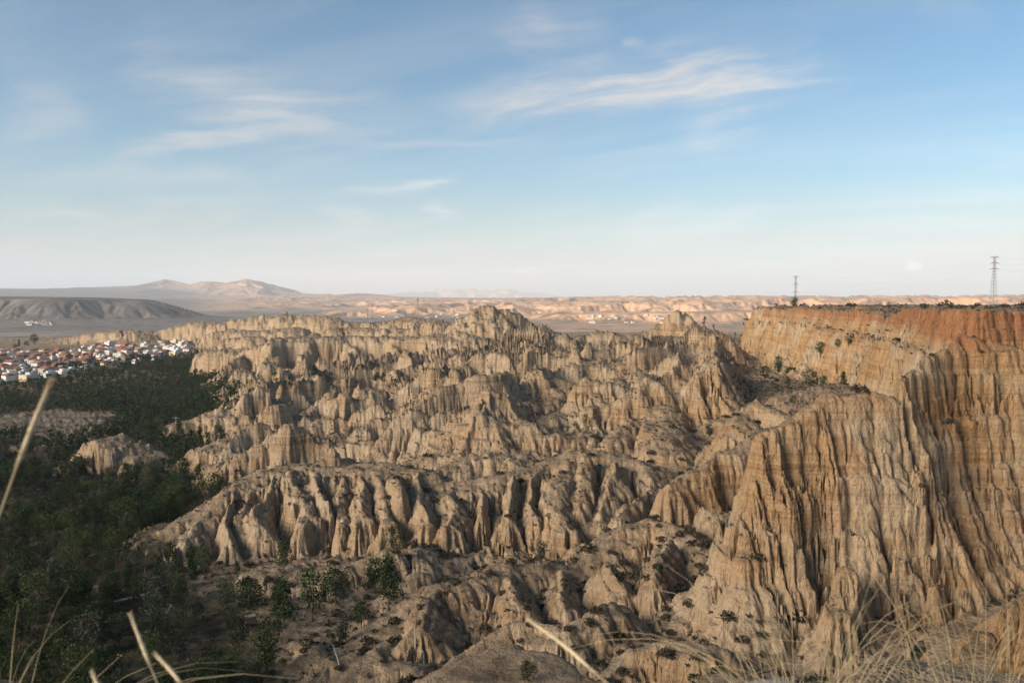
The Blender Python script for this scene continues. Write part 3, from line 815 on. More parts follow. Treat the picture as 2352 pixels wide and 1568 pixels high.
mead = (1 - sstep(np.hypot((npx - 95) / 170, (NRAD - 465) / 70) + 0.35 * fbm(NX, NY, 40, 3, 37), 0.7, 1.1))
mead = np.maximum(mead, sstep(NRAD, 960, 1020) * (1 - sstep(relief, 3, 7)) * (1 - sstep(npx, 560, 700)))
mead = np.maximum(mead, sstep(-sdm, 1, 6) * 0.25 * sstep(NY, 100, 150))
pale = np.exp(-((NPX - 1950) / 130) ** 4 - ((PYX - 925) / 42) ** 4) * CLIFF
pale = np.maximum(pale, 0.7 * np.exp(-((NPX - 2110) / 60) ** 2 - ((PYX - 850) / 30) ** 2) * CLIFF)
attrs = dict(pale=pale, warm=warm, red=red, wood=wood * (1 - mead), meadow=mead)
# the land is one sheet in truth; it is cut along its own features so that each can be picked out
qx = npx[:-1, :-1]
qr = NRAD[:-1, :-1]
qs = sdm[:-1, :-1]
qrel = relief[:-1, :-1]
mesa_q = (qs < 14) & (qr > 60) & (npx[:-1, :-1] > 1600) | (qr > 60) & (NX[:-1, :-1] > 28) & (NY[:-1, :-1] > 98) & (NY[:-1, :-1] < 150) & (qx > 1640)
near_q = (~mesa_q) & (qr < 70)
valley_q = (~mesa_q) & (~near_q) & (wood[:-1, :-1] + mead[:-1, :-1] > 0.3) & (qx < 1000)
sky_q = (~mesa_q) & (~near_q) & (~valley_q) & (qr > 620)
fore_q = (~mesa_q) & (~near_q) & (~valley_q) & (qr < 150)
rest_q = ~(mesa_q | near_q | valley_q | sky_q | fore_q)
for nm, k, lab in (('red_rimmed_cliff', mesa_q, 'great ochre cliff with a red rim under the two pylons'), ('hillside', near_q, 'near hillside falling away below the viewpoint'),
              ('valley_floor', valley_q, 'dark wooded valley floor on the left'), ('skyline_ridges', sky_q, 'far fluted ridges and butte along the skyline'),
              ('foreground_spurs', fore_q, 'brown scrub dotted spurs in the foreground'), ('badlands', rest_q, 'pale tan fluted badland ridges in the middle of the view')):
    o = grid_mesh(nm, NX, NY, NH, attrs, MAT_CLAY, k)
    o['label'] = lab

# ------------------------------------------------------------------ the far plain, tablelands and mountains
FAR_FLOOR = [(-300, 745, -85), (0, 745, -85), (300, 735, -85), (500, 722, -86), (700, 722, -87), (900, 722, -87), (1000, 728, -87), (1300, 741, -86), (1600, 741, -86), (1900, 741, -86), (2600, 741, -86)]
FAR_XYZ_PX = [  # photo x, distance, height
    (-400, 1700, -84), (300, 1700, -84), (900, 1700, -85), (1500, 1700, -85), (2200, 1700, -85), (2700, 1700, -85), (-400, 2400, -85), (200, 2400, -85), (700, 2500, -86), (1200, 2500, -86), (2300, 2500, -86),
    (500, 4000, -88), (800, 4000, -88), (1000, 4000, -87), (500, 6000, -86), (700, 6500, -80), (900, 6500, -70), (1100, 5200, -62), (1300, 4800, -55),
    (1000, 8000, -45), (1200, 8500, -15), (1500, 8500, -2), (1800, 8000, 0), (2300, 7500, 2), (2700, 7500, 3), (1500, 5600, -40), (1900, 5200, -32), (2300, 5000, -28), (2700, 5000, -28),
    (1250, 14000, 14), (1600, 12000, 18), (2000, 12000, 20), (2500, 11000, 24), (900, 11000, 10), (700, 11000, 20), (400, 9000, 0), (0, 9000, 20), (-300, 9000, 30),
    (0, 14000, 190), (200, 14000, 175), (-300, 14000, 200), (600, 16000, 60), (900, 18000, 60), (1250, 22000, 20), (2000, 22000, 20), (2500, 22000, 20), (0, 26000, 330), (600, 26000, 120), (1200, 40000, -60), (2300, 40000, -40), (0, 40000, 200),
]
_ff = [P(a, b, c / (px_dir(a, b)[2] / px_dir(a, b)[1])) for a, b, c in FAR_FLOOR] + [((a - CX) / FPX * d, d, z) for a, d, z in FAR_XYZ_PX]
FFP = np.array([(math.atan2(a, b), math.log(math.hypot(a, b)), c) for a, b, c in _ff])
FAR_RIDGES = [
    # tableland on the left with its dark scarp
    Ridge([(-500, 678, 3250), (-200, 679, 3200), (0, 680.5, 3150), (120, 682, 3200)], 640, top=0.55, steep=1.0, low=0.16, foot=1.3),
    Ridge([(210, 686, 3250, 420), (270, 699, 3350, 360), (340, 712, 3500, 300), (400, 720, 3600, 250)], 400, top=0.2, steep=0.9, low=0.2),
    # the long hill with three humps
    Ridge([(235, 668, 14300, 900), (268, 657, 14400), (300, 655, 14500), (335, 650, 14500), (362, 644, 14500), (385, 641.5, 14600), (408, 644, 14600), (425, 650, 14400), (455, 653, 14300), (478, 646, 14200), (495, 645.5, 14200), (515, 649, 14200),
           (535, 644, 14200), (556, 640.5, 14300), (578, 641, 14300), (594, 648, 14200), (612, 661, 14100), (632, 671, 14000), (660, 678, 13900, 700)], 1500, top=0.06, steep=0.95, low=0.12),
    Ridge([(385, 652, 13800), (345, 672, 12700)], 500, top=0.1, steep=0.9), Ridge([(495, 652, 13500), (450, 675, 12400)], 520, top=0.1, steep=0.9), Ridge([(556, 648, 13500), (530, 668, 12600), (500, 678, 12200)], 600, top=0.1, steep=0.9),
    Ridge([(585, 650, 13600), (600, 675, 12500)], 450, top=0.1, steep=0.9), Ridge([(430, 661, 13600), (412, 676, 12800)], 380, top=0.1, steep=0.9),
    Ridge([(480, 692, 8200), (540, 684, 8400), (600, 686, 8500), (660, 690, 8300)], 700, top=0.1, steep=0.9), Ridge([(300, 690, 9000), (380, 684, 9600), (470, 685, 9800)], 700, top=0.1, steep=0.9),
    # foothills
    Ridge([(640, 679, 12500), (690, 676, 12400), (735, 674, 12300), (770, 678, 12200), (815, 673, 12000), (850, 674, 12000), (880, 681, 11800), (960, 682, 11500), (1000, 690, 11000)], 900, top=0.1, steep=0.95),
    Ridge([(1010, 688, 9500), (1030, 685.5, 9500), (1060, 689, 9400)], 260, top=0.2), Ridge([(1110, 690, 9400), (1128, 685.5, 9400), (1160, 688, 9300)], 240, top=0.2),
    Ridge([(1980, 684.5, 16000), (2060, 681, 16500), (2120, 684.5, 16000)], 800, top=0.2),
    # ghost of a range very far away
    Ridge([(780, 684, 34000), (860, 677, 34000), (930, 672, 34500), (985, 669, 35000), (1020, 662, 35000), (1055, 665, 35000), (1085, 661, 35000), (1130, 668, 35000), (1160, 661.5, 35000), (1190, 667, 35000), (1230, 674, 34500), (1300, 680, 34000), (1420, 685, 34000), (1560, 686, 34000)], 2600, top=0.05, steep=0.95),
    # sunlit cliffs across the plain
    Ridge([(1200, 724, 3500), (1330, 719, 3100), (1450, 717, 3000), (1560, 716, 2950), (1680, 714, 2950), (1800, 712, 2950), (2000, 710, 2950), (2300, 709, 2950), (2700, 708, 2950)], 200, top=0.5, steep=0.95, low=0.2),
]


def far_macro(x, y):
    r = np.hypot(x, y)
    px = CX + FPX * x / np.maximum(y, 1)
    wx = x + 0.020 * r * fbm(x, y, 900, 2, 401) + 18 * vnoise(x / 130, y / 130, 402)
    wy = y + 0.020 * r * fbm(x, y, 900, 2, 403) + 18 * vnoise(x / 130, y / 130, 404)
    floor = shepard(x, y, FFP, 0.12, 0.16)
    h = floor.copy()
    bad = sstep(px + 90 * vnoise(x / 900, y / 900, 410), 640, 900) * sstep(r, 3600, 4400) * (1 - sstep(r, 8200, 10500))
    bad = np.maximum(bad, 0.7 * sstep(px, 420, 600) * sstep(r, 5600, 7000) * (1 - sstep(r, 11000, 14000)))
    h = h + bad * (38 * ridged(wx, wy, 520, 1, 405) ** 2.5 + 24 * ridged(wx, wy, 230, 1, 406) ** 2 - 14)
    h = h + 9 * sstep(r, 7000, 11000) * fbm(x, y, 2600, 3, 407) + 1.2 * fbm(x, y, 180, 2, 408)
    for R in FAR_RIDGES:
        h = R.apply(x, y, wx, wy, floor, h)
    h = h - 1.5e-9 * 0 * r * r
    return h


FN_AZ, FN_ROW = 900, 330
az_fc = np.linspace(AZ0, AZ1, 300)
FR0, FR1 = 1560.0, 46000.0
lr_fc = adaptive_rows(far_macro, az_fc, math.log(FR0), math.log(FR1), 500, FN_ROW, 0.7, 3)
FAZ = np.linspace(AZ0, AZ1, FN_AZ)
fi2, fc2 = np.linspace(0, 1, FN_AZ), np.linspace(0, 1, 300)
i2 = np.clip(np.searchsorted(fc2, fi2) - 1, 0, 298)
t2 = ((fi2 - fc2[i2]) / (fc2[1] - fc2[0]))[:, None]
FLR = lr_fc[i2] * (1 - t2) + lr_fc[i2 + 1] * t2
FX, FY = polar(FAZ[:, None] * np.ones((1, FN_ROW)), FLR)
FH = far_macro(FX, FY)
FRAD = np.exp(FLR)
FH = erode(FX, FY, FH, [(1000.0, 0.22 , 1.2, 1.6, 500, 3), (300.0, 0.26, 1.2, 1.8, 501, 2), (120.0, 0.34, 1.3, 2.0, 502, 1), (50.0, 0.32, 1.4, 2.0, 503, 1)], [sstep(FRAD, 8500, 10500), 1.0, 1.0, 1.0], 0.0)


def far_ground(x, y):
    a = (math.atan2(x, y) - AZ0) / (AZ1 - AZ0) * (FN_AZ - 1)
    i = int(min(max(a, 0), FN_AZ - 2))
    t = min(max(a - i, 0), 1)
    l = math.log(math.hypot(x, y))
    return (1 - t) * np.interp(l, FLR[i], FH[i]) + t * np.interp(l, FLR[i + 1], FH[i + 1])


def make_far_mat():
    m, N = new_mat('far land')
    g = N.n('ShaderNodeNewGeometry')
    pos = g.outputs['Position']
    nz = N.n('ShaderNodeSeparateXYZ', i0=g.outputs['Normal']).outputs[2]
    fields = N.n('ShaderNodeTexVoronoi', dict(feature='F1'), Scale=0.0045)
    N.put(fields.inputs['Vector'], N.vm('MULTIPLY', pos, (1, 0.7, 0)))
    fsep = N.n('ShaderNodeSeparateXYZ', i0=fields.outputs['Color']).outputs[0]
    fcol = N.ramp(fsep, [(0.0, (0.170, 0.150, 0.132)), (0.3, (0.245, 0.212, 0.180)), (0.55, (0.200, 0.178, 0.155)), (0.8, (0.310, 0.265, 0.215)), (0.95, (0.110, 0.110, 0.085))], 'CONSTANT')
    pn = N.noise(pos, 0.004, 6, 0.65)
    plain = N.mix(N.rng(pn, 0.40, 0.62), fcol, (0.205, 0.182, 0.160, 1))
    groves = N.noise(N.vm('MULTIPLY', pos, (1, 1, 0)), 0.011, 5, 0.7)
    plain = N.mix(N.rng(groves, 0.56, 0.64), plain, (0.085, 0.078, 0.065, 1))
    st = N.noise(N.vm('MULTIPLY', pos, (0.0006, 0.0006, 0.035)), 1.0, 4, 0.6)
    rock = N.ramp(st, [(0.3, (0.42, 0.25, 0.155)), (0.45, (0.58, 0.38, 0.245)), (0.55, (0.50, 0.31, 0.19)), (0.7, (0.62, 0.43, 0.285))])
    rock = N.mix(N.m('MULTIPLY', N.rng(N.noise(pos, 0.009, 6, 0.7), 0.48, 0.66), N.rng(nz, 0.80, 0.97)), rock, (0.22, 0.175, 0.125, 1))
    c = N.mix(attr(N, 'rock'), plain, rock)
    scrub = N.ramp(N.noise(pos, 0.007, 6, 0.7), [(0.35, (0.100, 0.094, 0.084)), (0.5, (0.165, 0.148, 0.128)), (0.65, (0.250, 0.215, 0.180))])
    c = N.mix(attr(N, 'scrub'), c, scrub)
    b = N.n('ShaderNodeBump', Strength=0.5, Distance=25.0)
    N.put(b.inputs['Height'], N.noise(pos, 0.014, 6, 0.7))
    finish(N, c, 0.95, b.outputs[0], 0.05)
    return m


MAT_FAR = make_far_mat()
fpx = CX + FPX * FX / np.maximum(FY, 1)
ffl = shepard(FX, FY, FFP, 0.12, 0.16)
frel = FH - ffl
rock = sstep(fpx + 100 * vnoise(FX / 900, FY / 900, 411), 600, 900) * sstep(FRAD, 3550, 4300)
rock = np.maximum(rock, sstep(frel, 4, 14) * sstep(fpx, 1000, 1250) * sstep(FRAD, 2600, 3000))
rock = np.maximum(rock, 0.8 * sstep(fpx, 380, 560) * sstep(FRAD, 5600, 7000))
rock = np.maximum(rock, 0.75 * sstep(frel, 30, 110) * sstep(FRAD, 10500, 11500))
scrub = sstep(frel, 6, 22) * (1 - sstep(FRAD, 4200, 5200)) * (1 - sstep(fpx, 520, 640))
scrub = np.maximum(scrub, 0.8 * (1 - sstep(fpx, 180, 420)) * sstep(FRAD, 6000, 9000) * (1 - sstep(frel, 25, 90)))
scrub = np.maximum(scrub, 0.55 * sstep(FRAD, 8500, 10500) * sstep(fpx, 700, 1300) * (1 - sstep(frel, 20, 60)))
rock = np.maximum(rock, 0.72 * sstep(fpx + 60 * vnoise(FX / 500, FY / 500, 415), 1050, 1350))  # lighter rock colour over the right-hand plain stands in for sunlight on it
fa = dict(rock=rock, scrub=scrub)
q_r, q_p, q_f = FRAD[:-1, :-1], fpx[:-1, :-1], frel[:-1, :-1]
k_mesa = (q_f > 5) & (q_r < 4300) & (q_p < 520)
k_mtn = (q_r > 10200) & (q_f > 22) & (q_p < 1000)
k_ghost = (q_r > 25000)
k_clf = ((rock + 0 * FX)[:-1, :-1] > 0.4) & ~k_mesa & ~k_mtn & ~k_ghost
k_pl = ~(k_mesa | k_mtn | k_ghost | k_clf)
for nm, k, lab in (('tableland', k_mesa, 'dark flat topped tableland at the left edge'), ('hills', k_mtn, 'long three humped hill on the left horizon'), ('mountains', k_ghost, 'pale blue range barely seen on the horizon'),
                   ('sunlit_badlands', k_clf, 'pink sunlit badlands beyond the plain'), ('plain', k_pl, 'hazy plain beyond the badlands')):
    grid_mesh(nm, FX, FY, FH, fa, MAT_FAR, k)['label'] = lab


# the rest of the country round the viewpoint, and the sierra to the south-west whose shade lies over the valley
def around():
    na, nr = 140, 46
    a = np.linspace(AZ1, 2 * math.pi + AZ0, na)
    lr = np.linspace(math.log(1.2), math.log(46000), nr)
    A, L = np.meshgrid(a, lr, indexing='ij')
    X, Y = polar(A, L)
    R = np.exp(L)
    Z = -1.62 - sstep(R, 15, 300) * 4 + sstep(R, 60, 400) * 6 * fbm(X, Y, 160, 2, 601) + 90 * sstep(R, 5000, 20000) * fbm(X, Y, 4000, 2, 602)
    left = sstep(-X, 8, 90) * sstep(Y, -160, 10)                # the valley continues past the left edge
    Z = Z * (1 - left) + left * (-50 - 33 * sstep(R, 150, 1200))
    # match the rim of the modelled sector
    for edge, rowR, rowH, frR, frH in ((AZ1, NRAD[-1], NH[-1], FRAD[-1], FH[-1]), (AZ0, NRAD[0], NH[0], FRAD[0], FH[0])):
        zz = np.where(R < 1600, np.interp(R, rowR, rowH), np.interp(R, frR, frH))
        da = np.abs(((A - edge + math.pi) % (2 * math.pi)) - math.pi)
        w = 1 - sstep(da, 0.02, 0.5)
        Z = Z * (1 - w) + w * (zz)
    at = dict(rock=0.2 + 0 * X, scrub=0.7 + 0 * X)
    return X, Y, Z, at


def sierra():
    """fine mesh of the range itself"""
    sx, sy = SUN_DIR.x, SUN_DIR.y
    n = math.hypot(sx, sy)
    sx, sy = sx / n, sy / n
    s = np.linspace(-12000, 13000, 260)
    t = np.linspace(1900, 8200, 70)
    S, T = np.meshgrid(s, t, indexing='ij')
    X, Y = T * sx - S * sy, T * sy + S * sx
    crest = SIERRA + 45 * vnoise(S / 1900, S * 0, 611) + 25 * vnoise(S / 620, S * 0 + 3, 612)
    w = np.clip(1 - np.abs(T - 5000) / 3000, 0, 1)
    side = sstep(S, -12000, -9000) * (1 - sstep(S, 10000, 13000))
    Z = -30 + crest * w ** 1.25 * side + 60 * w * (1 - w) * 4 * fbm(X, Y, 1100, 3, 613) - 15
    return X, Y, Z, dict(rock=0.3 + 0 * X, scrub=0.6 + 0 * X)


SIERRA = 1020.0
HAZE_DENSITY = 4.6e-5
X_, Y_, Z_, at_ = around()
o = grid_mesh('surrounding_country', X_, Y_, Z_ * 1.0, at_, MAT_FAR)
X_, Y_, Z_, at_ = sierra()
o = grid_mesh('sierra', X_, Y_, Z_, at_, MAT_FAR)
o['label'] = 'mountain range behind the viewpoint that shades the valley'

# the air itself
HZ_BOX = ((-40000, 40000), (-16000, 48000), (-140, 1500))
me = bpy.data.meshes.new('haze')
bm = bmesh.new()
vs = [bm.verts.new((x, y, z)) for x in HZ_BOX[0] for y in HZ_BOX[1] for z in HZ_BOX[2]]
bmesh.ops.convex_hull(bm, input=vs)
bm.to_mesh(me)
bm.free()
hz = bpy.data.objects.new('haze', me)
col.objects.link(hz)
hz['kind'] = 'stuff'
hm = bpy.data.materials.new('air')
hm.use_nodes = True
hm.node_tree.nodes.clear()
H_ = NT(hm.node_tree)
pv = H_.n('ShaderNodeVolumePrincipled', Density=HAZE_DENSITY, Anisotropy=0.0)
pv.inputs['Color'].default_value = (0.84, 0.915, 1.0, 1)
ho = H_.n('ShaderNodeOutputMaterial')
hm.node_tree.links.new(pv.outputs[0], ho.inputs['Volume'])
me.materials.append(hm)

# ------------------------------------------------------------------ helpers for things
def tag(o, label=None, cat=None, group=None, kind=None):
    if label: o['label'] = label
    if cat: o['category'] = cat
    if group: o['group'] = group
    if kind: o['kind'] = kind
    return o


def empty(name, loc, rz=0.0, scale=1.0):
    e = bpy.data.objects.new(name, None)
    e.empty_display_size = 0.3
    e.location = loc
    e.rotation_euler = (0, 0, rz)
    e.scale = (scale,) * 3 if np.isscalar(scale) else scale
    col.objects.link(e)
    return e


class MB:
    """collects simple shapes into one mesh"""
    def __init__(self):
        self.v, self.f = [], []
    def add(self, v, f):
        n = len(self.v)
        self.v += [tuple(a) for a in v]
        self.f += [tuple(i + n for i in a) for a in f]
    def box(self, x0, x1, y0, y1, z0, z1):
        self.add([(x, y, z) for z in (z0, z1) for y in (y0, y1) for x in (x0, x1)],
                 [(0, 2, 3, 1), (4, 5, 7, 6), (0, 1, 5, 4), (1, 3, 7, 5), (3, 2, 6, 7), (2, 0, 4, 6)])
    def tube(self, pts, radii, n=6, cap=True):
        pts = [Vector(p) for p in pts]
        if np.isscalar(radii):
            radii = [radii] * len(pts)
        v, f = [], []
        for i, p in enumerate(pts):
            t = (pts[min(i + 1, len(pts) - 1)] - pts[max(i - 1, 0)]).normalized()
            a = t.cross(Vector((0.31, 0.17, 0.93)) if abs(t.z) < 0.9 else Vector((1, 0, 0.1))).normalized()
            b = t.cross(a)
            for k in range(n):
                w = 2 * math.pi * k / n
                v.append(p + (a * math.cos(w) + b * math.sin(w)) * radii[i])
        for i in range(len(pts) - 1):
            for k in range(n):
                f.append((i * n + k, i * n + (k + 1) % n, (i + 1) * n + (k + 1) % n, (i + 1) * n + k))
        if cap:
            f.append(tuple(range(n))[::-1])
            f.append(tuple((len(pts) - 1) * n + k for k in range(n)))
        self.add(v, f)
    def mesh(self, name, mat, smooth=False):
        me = bpy.data.meshes.new(name)
        me.from_pydata(self.v, [], self.f)
        me.materials.append(mat)
        if smooth:
            me.polygons.foreach_set('use_smooth', np.ones(len(me.polygons), bool))
        me.update()
        return me
    def build(self, name, mat, parent=None, smooth=False, loc=None):
        o = bpy.data.objects.new(name, self.mesh(name, mat, smooth))
        col.objects.link(o)
        if parent is not None:
            o.parent = parent
        if loc is not None:
            o.location = loc
        return o


def inst(name, me, parent=None, loc=None, rz=0.0, scale=None):
    o = bpy.data.objects.new(name, me)
    col.objects.link(o)
    if parent is not None:
        o.parent = parent
    if loc is not None:
        o.location = loc
    o.rotation_euler = (0, 0, rz)
    if scale is not None:
        o.scale = (scale,) * 3 if np.isscalar(scale) else scale
    return o


def copy_tree(o, parent=None):
    """a thing, its parts and their sub-parts"""
    c = o.copy()
    col.objects.link(c)
    c.parent = parent
    for ch in o.children:
        copy_tree(ch, c)
    return c


def plain_mat(name, rgb, rough=0.9, var=0.25, scale=2.0, spec=0.2, metal=0.0):
    m, N = new_mat(name)
    tc = N.n('ShaderNodeTexCoord')
    n = N.noise(tc.outputs['Object'], scale, 4, 0.6)
    oi = N.n('ShaderNodeObjectInfo')
    f = N.m('ADD', N.m('MULTIPLY', n, 0.7), N.m('MULTIPLY', oi.outputs['Random'], 0.3))
    c = N.ramp(f, [(0.25, tuple(k * (1 - var) for k in rgb)), (0.75, tuple(min(1, k * (1 + var)) for k in rgb))])
    b = finish(N, c, rough, None, spec)
    b.inputs['Metallic'].default_value = metal
    return m


def leaf_mat(name, a, b):
    m, N = new_mat(name)
    g = N.n('ShaderNodeNewGeometry')
    oi = N.n('ShaderNodeObjectInfo')
    n = N.noise(g.outputs['Position'], 0.55, 3, 0.6)
    f = N.m('ADD', N.m('MULTIPLY', n, 0.75), N.m('MULTIPLY', oi.outputs['Random'], 0.3))
    c = N.ramp(f, [(0.3, a), (0.8, b)])
    bs = N.n('ShaderNodeBsdfPrincipled', Roughness=0.8)
    N.put(bs.inputs['Base Color'], c)
    bs.inputs['Specular IOR Level'].default_value = 0.1
    tr = N.n('ShaderNodeBsdfTranslucent')
    N.put(tr.inputs[0], c)
    mx = N.n('ShaderNodeMixShader', i0=0.25)
    N.t.links.new(bs.outputs[0], mx.inputs[1])
    N.t.links.new(tr.outputs[0], mx.inputs[2])
    o = N.n('ShaderNodeOutputMaterial')
    N.t.links.new(mx.outputs[0], o.inputs[0])
    return m


LEAF = {'dark green': leaf_mat('pine needles dark', (0.014, 0.026, 0.010), (0.036, 0.060, 0.021)),
        'olive green': leaf_mat('pine needles olive', (0.028, 0.042, 0.015), (0.066, 0.086, 0.032)),
        'grey green': leaf_mat('pine needles grey', (0.036, 0.046, 0.030), (0.078, 0.092, 0.060))}
TWIG = leaf_mat('dry scrub', (0.034, 0.028, 0.022), (0.095, 0.078, 0.058))
BROOM = leaf_mat('green scrub', (0.035, 0.036, 0.022), (0.080, 0.076, 0.048))
BARK = plain_mat('pine bark', (0.085, 0.065, 0.050), 0.9, 0.35, 3.0)
PALE = plain_mat('bleached wood', (0.36, 0.33, 0.29), 0.85, 0.25, 4.0)
rnd = random.Random(5)


def leaf_quads(centers, size, rs, flat=0.0):
    """randomly turned little leaf faces at the given points"""
    n = len(centers)
    d1 = rs.normal(size=(n, 3))
    d1 /= np.linalg.norm(d1, axis=1)[:, None]
    d2 = np.cross(d1, rs.normal(size=(n, 3)))
    d2 /= np.linalg.norm(d2, axis=1)[:, None]
    s = (size * rs.uniform(0.6, 1.4, n))[:, None]
    c = np.asarray(centers)
    v = np.stack([c - d1 * s, c - d2 * s * 0.55, c + d1 * s, c + d2 * s * 0.55], 1).reshape(-1, 3)
    return v


def pine_points(rs, n, h, wid, kind):
    """points through the volume of an uneven pine crown, gathered in boughs"""
    pts = []
    nb = max(7, n // 26)
    for b in range(nb):
        t = rs.uniform(0.0, 1.0)
        z = h * (0.26 + 0.70 * t)
        if kind == 'cone':
            rr = wid * (1.05 - t) ** 0.8 * (0.75 + 0.4 * rs.uniform())
        elif kind == 'round':
            rr = wid * math.sqrt(max(0.05, 1 - (1.7 * t - 0.75) ** 2)) * (0.7 + 0.4 * rs.uniform())
        else:
            rr = wid * (0.35 + 0.75 * t * (1.35 - t)) * (0.6 + 0.6 * rs.uniform())
        a = rs.uniform(0, 2 * math.pi)
        c = np.array([math.cos(a) * rr * 0.62, math.sin(a) * rr * 0.62, z])
        m = n // nb
        q = rs.normal(size=(m, 3)) * np.array([wid * 0.22, wid * 0.22, h * 0.052])
        pts.append(c + q)
    return np.concatenate(pts)


def quads_mesh(name, v, mat):
    me = bpy.data.meshes.new(name)
    n = len(v) // 4
    me.vertices.add(len(v))
    me.vertices.foreach_set('co', v.astype(F32).ravel())
    me.loops.add(n * 4)
    me.loops.foreach_set('vertex_index', np.arange(n * 4, dtype=np.int32))
    me.polygons.add(n)
    me.polygons.foreach_set('loop_start', np.arange(0, n * 4, 4, dtype=np.int32))
    me.update(calc_edges=True)
    me.materials.append(mat)
    return me


PINES = []            # (crown mesh, trunk mesh, colour, shape) at unit height
rs = np.random.default_rng(3)
for colour, shapes in (('dark green', ('cone', 'round', 'open', 'round')), ('olive green', ('round', 'open', 'cone')), ('grey green', ('open', 'round'))):
    for sh in shapes:
        n = 900
        wid = {'cone': 0.25, 'round': 0.36, 'open': 0.33}[sh]
        pts = pine_points(rs, n, 1.0, wid, sh)
        cm = quads_mesh('crown', leaf_quads(pts, 0.029, rs), LEAF[colour])
        t = MB()
        lean = rs.normal(size=2) * 0.02
        t.tube([(0, 0, -0.08), (lean[0], lean[1], 0.35), (lean[0] * 2, lean[1] * 1.5, 0.9)], [0.022, 0.016, 0.004], 6)
        for k in range(5):
            a = rs.uniform(0, 6.28)
            z = 0.3 + 0.1 * k
            t.tube([(lean[0], lean[1], z), (math.cos(a) * wid * 0.7, math.sin(a) * wid * 0.7, z + 0.1)], [0.008, 0.003], 4)
        PINES.append((cm, t.mesh('trunk', BARK), colour, sh))


def pine(loc, h, v, rz, label, group=None, squash=1.0):
    cm, tm, c, sh = PINES[v]
    e = empty('pine_tree', loc, rz, (h * squash, h * squash, h))
    inst('trunk', tm, e)
    inst('crown', cm, e)
    tag(e, label, 'tree', group)
    return e


# ------------------------------------------------------------------ where the trees stand
ax_, ay_ = np.gradient(NX)
bx_, by_ = np.gradient(NY)
AREA = np.abs(ax_ * by_ - ay_ * bx_)
gxs, gys = grad(NH, NX, NY)
SLOPE = np.hypot(gxs, gys)
MACRO_SL = np.hypot(*grad(blur(blur(NH.astype(F32), 3, 0), 3, 1), NX, NY))
VIS_T = _mx * 1.0


def scatter(weight, n, min_d, rs, vis_h=0.0):
    """random terrain vertices, at least min_d apart, whose top can be seen"""
    w = weight * AREA
    w = np.where(_el + vis_h / NRAD >= VIS_T - 1e-5, w, 0)
    w = np.where((NPX > -40) & (NPX < 2392), w, 0).ravel()
    cs = np.cumsum(w)
    pick = np.searchsorted(cs, rs.uniform(0, cs[-1], n * 4))
    out, grid = [], {}
    for k in pick:
        i, j = divmod(int(min(k, NX.size - 1)), N_ROW)
        x, y = NX[i, j], NY[i, j]
        md = min_d if np.isscalar(min_d) else min_d(NRAD[i, j])
        c = (int(x // md), int(y // md), int(md * 4))
        if any((c[0] + a, c[1] + b, c[2]) in grid and math.hypot(x - grid[(c[0] + a, c[1] + b, c[2])][0], y - grid[(c[0] + a, c[1] + b, c[2])][1]) < md for a in (-1, 0, 1) for b in (-1, 0, 1)):
            continue
        grid[c] = (x, y)
        out.append((x, y, NH[i, j], i, j))
        if len(out) >= n:
            break
    return out


WOODW = attrs['wood'] * (1 - sstep(SLOPE, 0.9, 1.6))
WOODW = WOODW * sstep(fbm(NX, NY, 32, 2, 701), -0.45, 0.05)
# side valleys of trees among the ridges, as in the photograph
for (a, b, ra, rb, k) in ((820, 880, 120, 12, .8), (720, 885, 90, 14, .9), (470, 1120, 90, 22, 1.0), (380, 1030, 55, 30, 1.0), (420, 905, 150, 40, 0.8), (300, 860, 130, 22, 0.6), (1700, 745, 50, 12, 0.25), (760, 1390, 130, 60, 0.10),
                          (470, 1400, 120, 60, 0.2), (1640, 1170, 40, 60, 0.05), (540, 1470, 70, 60, 0.15), (1850, 860, 90, 50, 0.03)):
    WOODW = np.maximum(WOODW, k * np.exp(-((NPX - a) / ra) ** 2 - ((PYX - b) / rb) ** 2) * (1 - sstep(SLOPE, 1.1, 2.0)))
RM = np.zeros(NX.shape)
for k in range(2, 60, 4):                              # keep the feet of the pale ridges free of trees
    near_ = (LR[:, k:] - LR[:, :-k]) < 0.055
    RM[:, :-k] = np.maximum(RM[:, :-k], np.where(near_, relief[:, k:], 0))
WOODW = WOODW * (1 - 0.85 * sstep(RM, 4.0, 8.0))
WOODW = WOODW * (1 - mead) * sstep(NRAD, 80, 100) * (1 - sstep(NRAD, 930, 1000))
spots = scatter(WOODW, 3000, lambda r: 3.0 + 0.0020 * r, np.random.default_rng(21), 2.5)
rs = np.random.default_rng(22)


def zone(px, py):
    if py > 1290:
        return 'in the dark wood at the lower left corner below the viewpoint' if px < 420 else 'on the shaded ground below the foot of the big near ridge'
    if py > 1120:
        return 'in the wood left of the big near ridge' if px < 560 else 'in a gully among the near ridges'
    if py > 985:
        return 'in the wood left of the pale rounded knoll' if px < 300 else 'in the side valley behind the pale rounded knoll'
    if py > 900:
        return 'in the grove right of the bare clearing' if px > 150 else 'at the left edge beside the bare clearing'
    if px < 480:
        return 'on the far scrubby slope in front of the village'
    return 'in the strip of trees below the middle wall of badlands'


COLS = ['at the left edge', 'far left', 'well left', 'left', 'left of centre', 'just left of centre', 'just right of centre', 'right of centre', 'right', 'well right', 'far right', 'at the right edge']
ROWS = [(560, 'by the village'), (600, 'near the clearing'), (640, 'below the clearing'), (690, 'halfway down the wood'), (760, 'low in the photo'), (840, 'lower in the photo'), (920, 'near the bottom'), (9999, 'at the bottom edge')]


